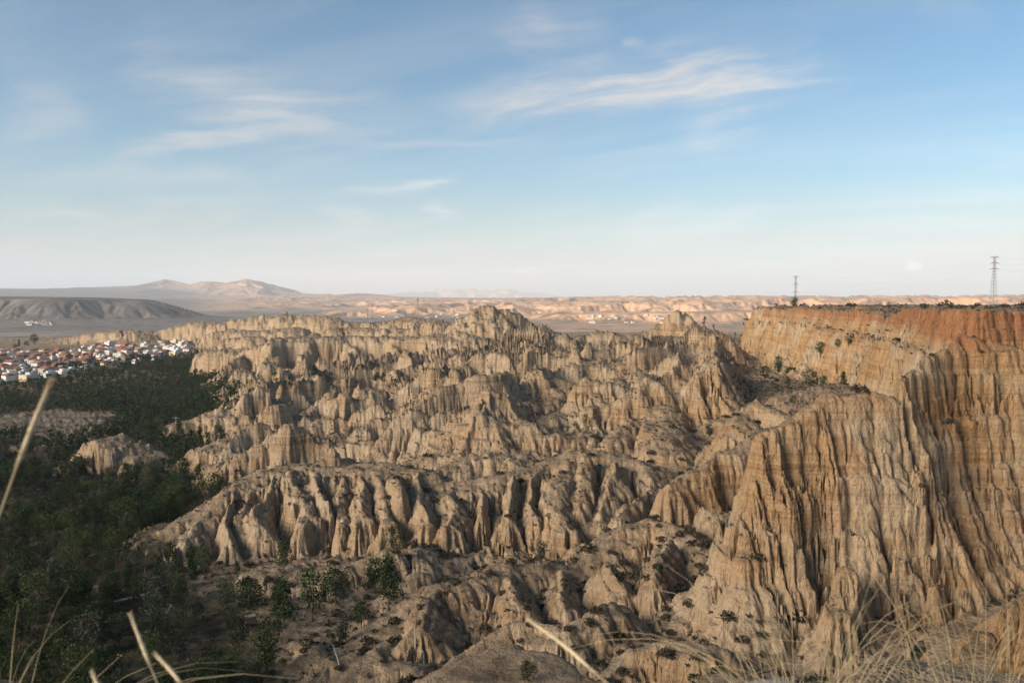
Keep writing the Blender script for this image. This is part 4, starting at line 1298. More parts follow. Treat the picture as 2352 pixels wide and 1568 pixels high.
def place(px, py):
    c = COLS[int(min(11, max(0, px / 2352 * 12)))]
    for lim, w in ((800, 'just below the skyline'), (850, 'above mid wood'), (900, 'above the clearing'), (960, 'level with the clearing'), (1030, 'below the clearing'), (1100, 'level with the pale knoll'), (1180, 'below the pale knoll'),
                   (1260, 'in the lower third'), (1340, 'low down'), (1420, 'very low down'), (1500, 'near the bottom'), (9999, 'along the bottom edge')):
        if py < lim:
            return c, w


def single_out(things):
    """things: (object, px, py, size word list rank value, core words, noun, group). Labels by look, neighbour, then place."""
    n = len(things)
    qs = np.quantile([t[3] for t in things], [.2, .5, .8])
    P2 = np.array([(t[1], t[2]) for t in things])
    used = {}
    out = []
    for k, t in enumerate(things):
        d = np.hypot(P2[:, 0] - t[1], (P2[:, 1] - t[2]) * 1.4)
        d[k] = 1e9
        near = np.argsort(d)[:7]
        size = t[7][int(np.searchsorted(qs, t[3]))]
        c, r = place(t[1], t[2])
        opts = []
        for m in near:
            s = things[m]
            side = 'right of' if s[1] < t[1] else 'left of'
            opts.append(f'{size} {t[4]} {t[5]} {side} {s[4]} one, {r}, {c}')
        lf = [things[m][4] for m in near if things[m][1] < t[1]]
        rt = [things[m][4] for m in near if things[m][1] >= t[1]]
        opts = [f'{size} {t[4]} {t[5]}, {r}, {c}'] + opts + [f'{size} {t[4]} {t[5]} between {a_} and {b_} ones, {r}' for a_ in lf for b_ in rt] + [f'{size} {t[4]} {t[5]} between {a_} and {b_} ones, {c}' for a_ in lf for b_ in rt]
        opts = [o for o in opts if len(o.split()) <= 16] or [' '.join(opts[0].split()[:16])]
        opts += [o.replace(', ' + r, '').replace(t[5] + ',', t[5] + ' ' + r + ',') for o in opts]
        lab = next((o for o in opts if o not in used), opts[0])
        used[lab] = used.get(lab, 0) + 1
        t[0]['label'] = lab
        t[0]['group'] = t[6]


def pix(x, y, z):
    sp, cp = math.sin(PITCH), math.cos(PITCH)
    f = y * cp - z * sp
    return CX + FPX * x / f, CY - FPX * (y * sp + z * cp) / f


cand = []
for x, y, z, i, j in spots:
    u = vnoise(np.array([x / 40]), np.array([y / 40]), 702)[0]
    h = (6.0 + 2.6 * u + rs.normal() * 1.5)
    h = float(np.clip(h, 2.4, 10.0))
    if y > 500:
        h *= 0.9
    kind = rs.choice(9, p=[.17, .2, .12, .15, .1, .07, .04, .1, .05]) if u > -0.3 else rs.choice(9, p=[.08, .1, .1, .08, .14, .14, .06, .18, .12])
    cand.append((h / y, x, y, z - 0.15, h, int(kind)))
cand.sort(reverse=True)
shape_word = {'cone': 'pointed', 'round': 'rounded', 'open': 'loose'}
PL = []
for q, x, y, z, h, k in cand[:270]:
    px_, py_ = pix(x, y, z)
    _, _, c, sh = PINES[k]
    zn = zone(px_, py_)
    PL.append((pine((x, y, z), h, k, rs.uniform(0, 6.28), 'pine', None, rs.uniform(0.9, 1.15)), px_, py_, h, f'{shape_word[sh]} {c}', 'pine', f'pines {zn}', ('small', 'short', 'tall', 'very tall')))
single_out(PL)
# named single pines of the photograph
for (px_, py_, hpx, k, lab) in ((1242, 1300, 62, 7, 'grey green pine standing alone in the hollow of the foreground spur'), (907, 1272, 68, 4, 'slim olive pine against the foot of the near ridge, in its central bay'),
                                (716, 1425, 120, 1, 'tall dark pine left of centre, in front of the near ridge'), (830, 1440, 66, 3, 'dark pine right of the tall pine on the shaded ground'), (652, 1312, 70, 5, 'thin see-through pine before the fluted face of the near ridge'),
                                (415, 1385, 72, 5, 'thin olive pine at the left foot of the near ridge'), (545, 1325, 40, 6, 'small olive pine between two buttresses of the near ridge'), (1215, 1568, 62, 1, 'dark bushy pine at the bottom edge left of the spur'),
                                (1884, 832, 36, 1, 'larger dark pine on the talus under the red rim, left of a pair'), (1948, 806, 34, 3, 'dark pine, right one of a pair under the red rim'), (1925, 806, 24, 1, 'dark pine, left one of a pair under the red rim'),
                                (1889, 898, 34, 4, 'olive pine low on the talus below the red rim'), (1936, 892, 40, 0, 'dark pine hidden to the waist behind the ochre bench of cliff'), (1628, 1005, 34, 7, 'grey green pine in the fold right of the dark ravine'),
                                (1345, 980, 30, 4, 'small olive pine on the ridge crest near the centre'), (1822, 935, 26, 1, 'low dark pine at the bottom of the talus fan')):
    g = hit(px_, py_)
    if g is None:
        continue
    x, y, z = map(float, g)
    pine((x, y, z - 0.2), hpx * y / FPX, k, rs.uniform(0, 6.28), lab)

# the rest of the wood: one mass
base = {}
for k, (cm, tm, c, sh) in enumerate(PINES):
    wid = {'cone': 0.25, 'round': 0.36, 'open': 0.33}[sh]
    base[k] = leaf_quads(pine_points(rs, 95, 1.0, wid * 1.05, sh), 0.078, rs)
for c in LEAF:
    acc = []
    for q, x, y, z, h, k in cand[270:]:
        if PINES[k][2] == c:
            a = rs.uniform(0, 6.28)
            b = base[k] * h
            acc.append(np.stack([b[:, 0] * math.cos(a) - b[:, 1] * math.sin(a) + x, b[:, 0] * math.sin(a) + b[:, 1] * math.cos(a) + y, b[:, 2] + z], 1))
    if acc:
        o = inst('woodland', quads_mesh('woodland', np.concatenate(acc), LEAF[c]))
        tag(o, f'{c} pines farther off on the valley floor, seen as one mass', None, None, 'stuff')

# ------------------------------------------------------------------ scrub
SHRUBS = []
for k in range(6):
    n = 90
    a = rs.uniform(0, 6.28, n)
    r_ = np.sqrt(rs.uniform(0, 1, n)) * 0.62
    z_ = np.sqrt(np.maximum(0, 1 - (r_ / 0.66) ** 2)) * rs.uniform(0.25, 0.95, n) * 0.75
    SHRUBS.append(quads_mesh('shrub', leaf_quads(np.stack([r_ * np.cos(a), r_ * np.sin(a), z_], 1), 0.16, rs), TWIG if k < 4 else BROOM))
W1 = (1 - attrs['wood'] * 0.6) * (1 - sstep(SLOPE, 0.9, 1.9)) * sstep(NRAD, 62, 80) * (1 - sstep(NRAD, 380, 520)) * (1 - sstep(-SDM, -2, 0)) * (0.25 + sstep(fbm(NX, NY, 18, 2, 711), -0.2, 0.5))
W1 = W1 * (0.5 + 2.5 * sstep(-_hb, 0.0, 0.9)) * (1 + 1.5 * sstep(PYX, 1150, 1300))
sp = scatter(W1, 1500, lambda r: 1.5 + 0.004 * r, np.random.default_rng(31), 0.3)
sc = sorted([((0.5 + 1.5 * rs.beta(1.2, 2.8)) * (1.25 if NPX[i, j] > 800 else 1) / y, x, y, z, i, j) for x, y, z, i, j in sp], reverse=True)


def shrub_zone(px, py):
    if py > 1440:
        return 'on the lowest foreground slope'
    if py > 1290:
        return 'on the flank of the foreground spurs' if px > 900 else 'on the shaded ground at the foot of the near ridge'
    if py > 1150:
        return 'in the bays of the near ridge' if px < 1400 else 'on the spur beside the dark ravine'
    if px > 1680:
        return 'on the slopes under the great ochre cliff'
    return 'on the crests of the middle badlands'


SL = []
for n_, (q, x, y, z, i, j) in enumerate(sc[:285]):
    px_, py_ = pix(x, y, z)
    k = int(rs.integers(0, 6))
    o = inst('shrub', SHRUBS[k], None, (x, y, z - 0.06), rs.uniform(0, 6.28), (q * y, q * y, q * y * rs.uniform(0.7, 1.0)))
    kd = 'dry brown' if k < 4 else 'dull green'
    tag(o, 'shrub', 'shrub')
    SL.append((o, px_, py_, q * y, kd, 'shrub', f'{kd} shrubs {shrub_zone(px_, py_)}', ('tiny', 'small', 'medium', 'broad')))
single_out(SL)
acc = []
sb = [leaf_quads(np.stack([rs.normal(size=16) * 0.35, rs.normal(size=16) * 0.35, rs.uniform(0.05, 0.6, 16)], 1), 0.34, rs) for _ in range(5)]
W2 = (1 - attrs['wood'] * 0.8) * (1 - sstep(SLOPE, 1.0, 2.2)) * sstep(NRAD, 62, 80) * (1 - sstep(NRAD, 750, 1000)) * (1 - mead * 0.7) * (0.2 + sstep(fbm(NX, NY, 30, 2, 712), -0.2, 0.5))
W2 = W2 * (0.5 + 2.0 * sstep(-_hb, 0.0, 0.9))
sp2 = scatter(W2, 5200, lambda r: 1.0 + 0.003 * r, np.random.default_rng(32), 0.3)
for (x, y, z) in [(a[1], a[2], a[3]) for a in sc[285:]] + [(a[0], a[1], a[2]) for a in sp2]:
    s_ = 0.25 + 0.55 * rs.beta(1.4, 3) + 0.0006 * y
    acc.append(sb[int(rs.integers(0, 5))] * s_ + np.array([x, y, z - 0.05]))
o = inst('scrub', quads_mesh('scrub', np.concatenate(acc), TWIG))
tag(o, 'small tufts of dry scrub scattered over the badlands', None, None, 'stuff')

# ------------------------------------------------------------------ the village
def wall_mat(name, rgb, var=0.08):
    return plain_mat(name, rgb, 0.85, var, 0.6)


WALLS = {'white': wall_mat('whitewash', (0.60, 0.585, 0.56), 0.16), 'cream': wall_mat('cream render', (0.60, 0.50, 0.36)), 'brick red': wall_mat('brick', (0.30, 0.13, 0.085), 0.2), 'grey': wall_mat('grey render', (0.40, 0.38, 0.35))}
ROOFS = {'red tiled': plain_mat('red roof tile', (0.235, 0.120, 0.088), 0.85, 0.25, 0.8), 'flat white': plain_mat('white roof', (0.50, 0.49, 0.48), 0.7, 0.3, 0.5), 'brown tiled': plain_mat('brown roof tile', (0.22, 0.150, 0.105), 0.85, 0.25, 0.8)}
DARK = plain_mat('dark opening', (0.03, 0.032, 0.036), 0.4, 0.2, 1.0, 0.4)
HOUSES = {}


def house_meshes(w, d, h, roof):
    a = MB()
    a.box(-w / 2, w / 2, -d / 2, d / 2, -2.5, h)
    b = MB()
    if roof == 'flat white':
        t = 0.25
        b.box(-w / 2 - .05, w / 2 + .05, -d / 2 - .05, d / 2 + .05, h + 0.003, h + 0.22)
        b.box(-w * 0.1, w * 0.3, -d * 0.25, d * 0.3, h + 0.223, h + 1.9)
    else:
        o, r = 0.35, d * 0.22
        x0, x1, y0, y1 = -w / 2 - o, w / 2 + o, -d / 2 - o, d / 2 + o
        z = h - 0.05
        b.add([(x0, y0, z), (x1, y0, z), (x1, y1, z), (x0, y1, z), (x0, 0, z + r), (x1, 0, z + r)],
              [(0, 1, 5, 4), (2, 3, 4, 5), (0, 4, 3), (1, 2, 5), (0, 3, 2, 1)])
        b.box(w * 0.2, w * 0.2 + 0.6, -d * 0.2, -d * 0.2 + 0.6, h, h + r + 0.7)
    dr = MB()
    dr.box(-0.5, 0.5, -d / 2 - 0.06, -d / 2 + 0.1, 0.0, 2.1)
    ws = []
    for x in (-w * 0.3, w * 0.3):
        m = MB()
        m.box(x - 0.55, x + 0.55, -d / 2 - 0.05, -d / 2 + 0.1, 1.0, 2.3)
        ws.append(m)
    return a, b, dr, ws


VARS = []
for w, d, h in ((9, 6.5, 2.9), (13, 7, 3.0), (8, 7, 5.0), (16, 8, 3.1), (11, 9, 5.2)):
    for roof in ROOFS:
        for wl in WALLS:
            if (wl in ('brick red', 'grey') and (w, roof) not in ((8, 'red tiled'), (13, 'brown tiled'), (11, 'red tiled'))):
                continue
            VARS.append((w, d, h, roof, wl))
rs = np.random.default_rng(41)
CACHE = {}


def house(x, y, z, v, rz, label, group, detail=True, sc=1.0):
    if v not in CACHE:
        w, d, h, roof, wl = v
        a, b, dr, ws = house_meshes(w, d, h, roof)
        CACHE[v] = (a.mesh('wall', WALLS[wl]), b.mesh('roof', ROOFS[roof]), dr.mesh('door', DARK), [m.mesh('window', DARK) for m in ws])
    a, b, dr, ws = CACHE[v]
    e = empty('house', (x, y, z), rz, sc)
    inst('wall', a, e)
    inst('roof', b, e)
    if detail:
        inst('door', dr, e)
        for m in ws:
            inst('window', m, e)
    return tag(e, label, 'house', group)


def in_poly(x, y, poly):
    return poly_sd(x, y, np.array(poly, float)) < 0


VILL = [(-60, 808), (60, 806), (150, 812), (205, 800), (245, 792), (300, 797), (330, 788), (415, 785), (436, 792), (430, 815), (345, 828), (300, 836), (236, 843), (200, 848), (150, 858), (120, 872), (-60, 884)]
VW = (in_poly(NPX, PYX, VILL) & (SLOPE < 0.7) & (relief < 8)).astype(float) * (NRAD > 600) * (NRAD < 1290)
hs = scatter(VW, 280, 13.0, np.random.default_rng(42), 3.0)


HL = []


def vplace(px, py):
    c = ['left edge', 'near left edge', 'far left', 'left', 'left of middle', 'middle', 'just right of middle', 'right of middle', 'right', 'well right', 'far right', 'right end'][int(min(11, max(0, px / 390 * 12)))]
    for lim, w in ((804, 'hindmost row'), (814, 'back rows'), (824, 'upper middle'), (836, 'mid'), (848, 'lower middle'), (860, 'front rows'), (9999, 'front row')):
        if py < lim:
            return c, w + ' of the village'


for x, y, z, i, j in hs:
    px_, py_ = pix(x, y, z)
    left = px_ < 210
    wl = rs.choice(['white', 'cream', 'brick red', 'grey'], p=[.54, .22, .16, .08] if left else [.66, .20, .05, .09])
    rf = rs.choice(['red tiled', 'flat white', 'brown tiled'], p=[.24, .44, .32] if left else [.16, .60, .24])
    opts = [v for v in VARS if v[4] == wl and v[3] == rf] or [v for v in VARS if v[4] == wl]
    v = opts[int(rs.integers(0, len(opts)))]
    ang = -0.55 + rs.choice([0, math.pi / 2], p=[.7, .3]) + rs.normal() * 0.12
    where = 'in the village'
    rtxt = 'white flat roofed' if (v[3] == 'flat white' and wl == 'white') else f'{wl} flat roofed' if v[3] == 'flat white' else f'{wl} {v[3]}'
    core = rtxt + {9: ' small', 13: ' long', 8: ' two storey', 16: ' very long', 11: ' big two storey'}[v[0]]
    HL.append((house(x, y, z - 0.2, v, ang, 'house', None, y < 960), px_, py_, -y, core, 'house', f'{rtxt} houses of the village', ('far', 'farther', 'nearer', 'near')))
_pl = place
place = vplace
single_out(HL)
place = _pl
# hamlet under the tableland and farms on the plain
far_pts = [(60 + 0.13 * 0, 742)] * 0


def far_hit(px, py):
    a, b, c = px_dir(px, py)
    t = c / math.hypot(a, b)
    i = int(np.clip(round((math.atan2(a, b) - AZ0) / (AZ1 - AZ0) * (FN_AZ - 1)), 0, FN_AZ - 1))
    mx = np.maximum.accumulate(FH[i] / FRAD[i])
    j = int(np.searchsorted(mx, t))
    return None if j >= FN_ROW else (FX[i, j], FY[i, j], FH[i, j])


for k in range(46):
    if k < 16:
        px_, py_ = 62 + 56 * rs.uniform() ** 0.8, 740 + 7 * rs.uniform()
        where = 'in the hamlet under the dark tableland'
    elif k < 30:
        px_, py_ = 820 + 260 * rs.uniform(), 722 + 10 * rs.uniform()
        where = 'on the blue plain behind the skyline masts'
    else:
        px_, py_ = 1345 + 190 * rs.uniform(), 724 + 18 * rs.uniform()
        where = 'on the bright plain right of the central butte'
    g = far_hit(px_, py_)
    if g is None or g[1] > 7000:
        continue
    v = [v for v in VARS if v[4] == ('white' if k % 4 else 'cream')][int(rs.integers(0, 8))]
    rtxt = {'flat white': 'flat roofed', 'red tiled': 'red tiled', 'brown tiled': 'brown tiled'}[v[3]]
    house(g[0], g[1], g[2], v, rs.uniform(-0.6, 0.6), f'{v[4]} {rtxt} house {where}', f'houses {where}', False, 1.5)
# trees standing in and by the village
for q_, (px_, py_, hpx, k) in enumerate(((45, 800, 20, 0), (62, 799, 14, 1), (35, 802, 12, 1), (78, 793, 24, 1), (160, 848, 12, 3), (40, 866, 20, 0), (28, 868, 18, 0), (56, 869, 15, 0), (312, 832, 22, 1), (325, 831, 24, 3), (340, 831, 20, 1), (300, 834, 18, 3), (356, 830, 16, 1), (369, 803, 10, 3), (202, 850, 24, 1), (95, 838, 11, 3), (128, 827, 10, 5), (160, 822, 9, 1), (222, 826, 10, 3), (262, 815, 9, 5), (288, 806, 9, 1), (60, 848, 12, 5), (110, 856, 13, 3), (180, 838, 11, 7), (240, 836, 12, 1), (330, 808, 9, 3), (385, 806, 10, 5))):
    g = hit(px_, py_)
    if g is not None:
        x, y, z = map(float, g)
        w_ = 'between houses ' + ' '.join(reversed(vplace(px_, py_))) if q_ > 14 else 'beside the low ridge end left of the village' if py_ < 803 and px_ < 100 else 'among the houses at the lower left of the village' if px_ < 100 else 'in the dark grove at the right end of the village'
        _, _, c, sh = PINES[k]
        pine((x, y, z - 0.3), hpx * y / FPX, k, rs.uniform(0, 6), f'{shape_word[sh]} {c} tree {w_}', 'trees of the village', 1.3 if k else 0.7)

# ------------------------------------------------------------------ power line
STEEL = plain_mat('galvanised steel', (0.20, 0.20, 0.20), 0.6, 0.15, 1.0, 0.4)
GLASS = plain_mat('insulator', (0.16, 0.20, 0.19), 0.3, 0.1, 1.0, 0.5)


def pylon(px_, d, top_py, zg, lab, rz):
    x = (px_ - CX) / FPX * d
    h = P(px_, top_py, d)[2] - zg
    e = empty('pylon', (x, d, zg), rz)
    hw = lambda z: 0.5 * (3.6 + (1.15 - 3.6) * min(1, z / (h * 0.76)))
    for sx in (-1, 1):
        for sy in (-1, 1):
            m = MB()
            m.tube([(sx * hw(0), sy * hw(0), -1.5), (sx * hw(h * .76), sy * hw(h * .76), h * .76), (sx * .575, sy * .575, h)], 0.11, 4)
            m.build('leg', STEEL, e)
    m = MB()
    n = 15
    for k in range(n):
        z0, z1 = h * (k / n) ** 0.92, h * ((k + 1) / n) ** 0.92
        a, b = hw(z0), hw(z1)
        for s in (-1, 1):
            m.tube([(-a, s * a, z0), (b, s * b, z1)], 0.05, 3)
            m.tube([(a, s * a, z0), (-b, s * b, z1)], 0.05, 3)
            m.tube([(s * a, -a, z0), (s * b, b, z1)], 0.05, 3)
            m.tube([(s * a, a, z0), (s * b, -b, z1)], 0.05, 3)
    m.build('lattice', STEEL, e)['kind'] = 'stuff'
    pts = []
    for f in (0.765, 0.88, 0.995):
        z = h * f
        m = MB()
        L = 2.9
        for s in (-0.5, 0.5):
            m.tube([(-L, s * 0.1, z), (-0.6, s, z + 0.45), (0.6, s, z + 0.45), (L, s * 0.1, z)], 0.08, 4)
            m.tube([(-L, s * 0.1, z), (L, s * 0.1, z)], 0.09, 4)
        c = m.build('crossarm', STEEL, e)
        for s in (-1, 1):
            i = MB()
            i.tube([(s * L, 0, z), (s * L, 0, z - 0.35), (s * L, 0, z - 0.7)], [0.07, 0.13, 0.07], 6)
            i.build('insulator', GLASS, c)
            pts.append(Matrix.Rotation(rz, 4, 'Z') @ Vector((s * L, 0, z - 0.7)) + Vector((x, d, zg)))
    tag(e, lab, 'pylon', 'lattice pylons on the plateau')
    return pts


pa = pylon(2280, 490, 590, ground((2280 - CX) / FPX * 490, 490), 'taller, nearer lattice pylon at the right edge of the plateau', 0.15)
pb = pylon(1826, 715, 634, ground((1826 - CX) / FPX * 715, 715), 'smaller, farther lattice pylon rising behind a bush on the red rim', 0.15)


def wire(a, b, sag, label):
    m = MB()
    m.tube([a.lerp(b, t) - Vector((0, 0, sag * 4 * t * (1 - t))) for t in np.linspace(0, 1, 15)], 0.010, 4)
    o = m.build('power_cable', STEEL)
    tag(o, label, 'cable', 'power cables between the pylons')


lev = ['lowest', 'lowest', 'middle', 'middle', 'topmost', 'topmost']
side = ['left', 'right'] * 3
for k in range(6):
    wire(pa[k], pb[k], 5.0, f'{lev[k]} power cable between the two pylons, on their {side[k]} arm ends')
    far_end = Vector((P(1560, 700, 1250)[0] + (k % 2) * 4, 1250, P(1560, 705, 1250)[2] + (k // 2) * 2))
    wire(pb[k], far_end, 8.0, f'{lev[k]} power cable running left and down from the farther pylon, {side[k]} strand')
    off = Vector((150 + (k % 2) * 5.8, 330, 26 + (k // 2) * 3.3))
    wire(pa[k], Vector((pa[k].x + 150, pa[k].y - 120, pa[k].z + 1)), 3.0, f'{lev[k]} power cable leaving the nearer pylon at the right edge, {side[k]} strand')

# masts on the skyline
RED = plain_mat('red mast paint', (0.30, 0.06, 0.04), 0.6, 0.15)
MWHITE = plain_mat('white mast paint', (0.60, 0.60, 0.58), 0.6, 0.1)


def sky_base(px_, lo=600, hi=1300):
    """the skyline point of the badlands in this direction"""
    a, b, c = px_dir(px_, HOR)
    i = int(round((math.atan2(a, b) - AZ0) / (AZ1 - AZ0) * (N_AZ - 1)))
    m = (NRAD[i] > lo) & (NRAD[i] < hi)
    j = np.nonzero(m)[0][np.argmax((NH[i] / NRAD[i])[m])]
    return float(NX[i, j]), float(NY[i, j]), float(NH[i, j])


def mast(px_, top_py, lab, head, banded):
    x, y, z = sky_base(px_)
    h = P(px_, top_py, y)[2] - z
    e = empty('radio_mast', (x, y, z))
    nseg = 6 if banded else 1
    for k in range(nseg):
        m = MB()
        z0, z1 = (-1.0 if k == 0 else h * k / nseg), h * (k + 1) / nseg
        for a in (0, 2.09, 4.19):
            m.tube([(0.30 * math.cos(a), 0.30 * math.sin(a), z0), (0.30 * math.cos(a), 0.30 * math.sin(a), z1)], 0.10, 4)
        n = max(2, int((z1 - z0) / 0.9))
        for q in range(n):
            for a in (0, 2.09, 4.19):
                m.tube([(0.30 * math.cos(a), 0.30 * math.sin(a), z0 + (z1 - z0) * q / n), (0.30 * math.cos(a + 2.09), 0.30 * math.sin(a + 2.09), z0 + (z1 - z0) * (q + 1) / n)], 0.05, 3)
        m.build('mast_section', (RED if k % 2 else MWHITE) if banded else STEEL, e)
    if head:
        for a in (0, 2.09, 4.19):
            m = MB()
            cx_, cy_ = 1.3 * math.cos(a), 1.3 * math.sin(a)
            m.box(cx_ - .16, cx_ + .16, cy_ - .16, cy_ + .16, h - 2.4, h + 0.3)
            m.tube([(0, 0, h - 1.6), (cx_, cy_, h - 1.6)], 0.07, 4)
            m.build('antenna', STEEL, e)
    else:
        m = MB()
        m.box(-.5, .5, -.4, .4, h - 1.4, h)
        m.build('antenna', RED if banded else STEEL, e)
    tag(e, lab, 'mast', 'radio masts on the skyline')
    return x, y, z


mast(843, 709, 'plain grey radio mast, left one of the close pair on the skyline', False, False)
mx_, my_, mz_ = mast(856, 699, 'red and white banded radio mast, right one of the close pair', False, True)
mast(960, 686, 'tall thin radio mast with spread antennas, alone on the skyline', True, False)
e = empty('equipment_hut', (mx_ - 2.2, my_, mz_), 0.2)
m = MB(); m.box(-1.3, 1.3, -1, 1, -0.5, 2.2); m.build('wall', WALLS['white'], e)
m = MB(); m.box(-1.45, 1.45, -1.15, 1.15, 2.203, 2.4); m.build('roof', ROOFS['flat white'], e)
m = MB(); m.box(-0.4, 0.4, -1.05, -0.9, 0, 1.9); m.build('door', DARK, e)
tag(e, 'small white equipment hut at the foot of the paired masts', 'hut')

# lump of rock standing on the skyline
x, y, z = sky_base(655)
bm = bmesh.new()
bmesh.ops.create_icosphere(bm, subdivisions=3, radius=1)
for v in bm.verts:
    n_ = float(vnoise(np.array([v.co.x * 1.7 + 4]), np.array([v.co.y * 1.7 + v.co.z * 2.1]), 9)[0])
    v.co = Vector((max(-.8, min(.8, v.co.x)), max(-.8, min(.8, v.co.y)), max(-.75, min(.8, v.co.z)))) * (1 + 0.22 * n_)
    v.co = Vector((v.co.x * 2.9, v.co.y * 2.5, v.co.z * 2.6 + 1.6))
me = bpy.data.meshes.new('outcrop'); bm.to_mesh(me); bm.free(); me.materials.append(MAT_CLAY)
tag(inst('outcrop', me, None, (x, y, z)), 'blocky outcrop like a ruined tower on the left skyline crest', 'rock')

# utility pole in the side valley
g = hit(405, 996)
if g is not None:
    e = empty('utility_pole', tuple(map(float, g)))
    m = MB(); m.tube([(0, 0, -.5), (0, 0, 7.4)], [.16, .11], 6); m.build('pole', PALE, e)
    m = MB(); m.box(-1.4, 1.4, -.08, .08, 6.7, 6.9); m.build('crossarm', STEEL, e)
    tag(e, 'lone pale utility pole with a crossarm in the trees of the side valley', 'utility pole')

# broken wall in the lower left wood
STONE = plain_mat('rubble stone', (0.20, 0.135, 0.095), 0.9, 0.45, 2.2)
COPE = plain_mat('coping mortar', (0.23, 0.215, 0.19), 0.9, 0.2, 2.0)
segs = [((149, 1391), (233, 1377), 1.5), ((236, 1376), (250, 1382), 1.3), ((253, 1381), (343, 1361), 1.7)]
e = None
for k, (a, b, hh) in enumerate(segs):
    g0, g1 = hit(a[0], a[1] + 14), hit(b[0], b[1] + 14)
    if g0 is None or g1 is None:
        continue
    D_ = 0.5 * (g0[1] + g1[1])
    A_, B_ = Vector(P(a[0], a[1], D_)), Vector(P(b[0], b[1], D_ + 2))
    if e is None:
        e = empty('ruined_wall', (A_.x, A_.y, A_.z - hh))
        org = Vector(e.location)
        tag(e, 'low ruined rubble wall with pale coping in the lower left wood', 'wall')
    d_ = (B_ - A_)
    n_ = Vector((-d_.y, d_.x, 0)).normalized() * 0.25
    m, c = MB(), MB()
    N_ = max(3, int(d_.length / 0.6))
    bot, top = [], []
    v, f = [], []
    for q in range(N_ + 1):
        p = A_.lerp(B_, q / N_) - org
        zt = p.z + rnd.uniform(-0.07, 0.07)
        for s in (-1, 1):
            j = rnd.uniform(-0.05, 0.05)
            v += [(p.x + n_.x * s + j, p.y + n_.y * s + j, p.z - hh - 1.2), (p.x + n_.x * s + j, p.y + n_.y * s + j, zt - 0.14)]
    for q in range(N_):
        o4 = q * 4
        f += [(o4, o4 + 4, o4 + 5, o4 + 1), (o4 + 2, o4 + 3, o4 + 7, o4 + 6), (o4 + 1, o4 + 5, o4 + 7, o4 + 3)]
    f += [(0, 1, 3, 2), (N_ * 4, N_ * 4 + 2, N_ * 4 + 3, N_ * 4 + 1)]
    m.add(v, f)
    m.build('wall', STONE, e)
    for q in range(N_):
        p, p2 = A_.lerp(B_, (q + .03) / N_) - org, A_.lerp(B_, (q + .97) / N_) - org
        z0 = p.z + rnd.uniform(-.06, .04)
        w_ = n_ * 1.25
        c.add([(p.x - w_.x, p.y - w_.y, z0 - .13), (p2.x - w_.x, p2.y - w_.y, z0 - .13), (p2.x + w_.x, p2.y + w_.y, z0 - .13), (p.x + w_.x, p.y + w_.y, z0 - .13),
               (p.x - w_.x, p.y - w_.y, z0), (p2.x - w_.x, p2.y - w_.y, z0), (p2.x + w_.x, p2.y + w_.y, z0), (p.x + w_.x, p.y + w_.y, z0)],
              [(0, 3, 2, 1), (4, 5, 6, 7), (0, 1, 5, 4), (1, 2, 6, 5), (2, 3, 7, 6), (3, 0, 4, 7)])
    c.build('coping', COPE, e)['kind'] = 'stuff'
g = hit(576, 1432)
if g is not None:
    x, y, z = map(float, g)
    e = empty('masonry_stump', (x, y, z), 0.6)
    m = MB(); m.box(-.75, .75, -.5, .5, -.8, 1.0); m.build('wall', STONE, e)
    m = MB(); m.box(-.8, .8, -.55, .55, 1.003, 1.15); m.build('coping', COPE, e)
    tag(e, 'short block of masonry left standing below the rounded dome of the near ridge', 'ruin')

# dead trees
for n_, (b, t, lab) in enumerate((((343, 1448), (378, 1372), 'bleached bare trunk leaning right, below the ruined wall'), ((368, 1436), (394, 1384), 'thinner bleached trunk leaning right, next to the longer leaning one'),
                                  ((138, 1375), (142, 1318), 'bare grey tree with drooping twigs left of the ruined wall'), ((955, 1500), (953, 1425), 'thin bare trunk upright on the foreground slope near the centre'),
                                  ((780, 1530), (765, 1478), 'bare twisted tree on the shaded foreground slope left of the spur'), ((330, 1358), (332, 1300), 'pale dead pine in front of the left foot of the near ridge'), ((318, 1150), (322, 1118), 'bare dead pine among the wood left of the near ridge crest'))):
    g = hit(*b)
    if g is None:
        continue
    x, y, z = map(float, g)
    T = Vector(P(t[0], t[1], y)) - Vector((x, y, z))
    e = empty('dead_tree', (x, y, z - 0.1))
    m = MB()
    pts = [Vector((0, 0, -.2))] + [T * f + Vector((rnd.uniform(-.12, .12), rnd.uniform(-.12, .12), 0)) for f in (.35, .7, 1.0)]
    m.tube(pts, [.11, .09, .06, .025], 6)
    m.build('trunk', PALE, e)
    for q in range(11):
        f = rnd.uniform(.3, .97)
        p = T * f
        a = rnd.uniform(0, 6.28)
        L = T.length * rnd.uniform(.12, .28)
        br = MB()
        br.tube([p, p + Vector((math.cos(a) * L * .6, math.sin(a) * L * .6, L * .25)), p + Vector((math.cos(a) * L, math.sin(a) * L, L * rnd.uniform(-.1, .5)))], [.022, .014, .006], 4)
        br.build('branch', PALE, e)
    tag(e, lab, 'dead tree')

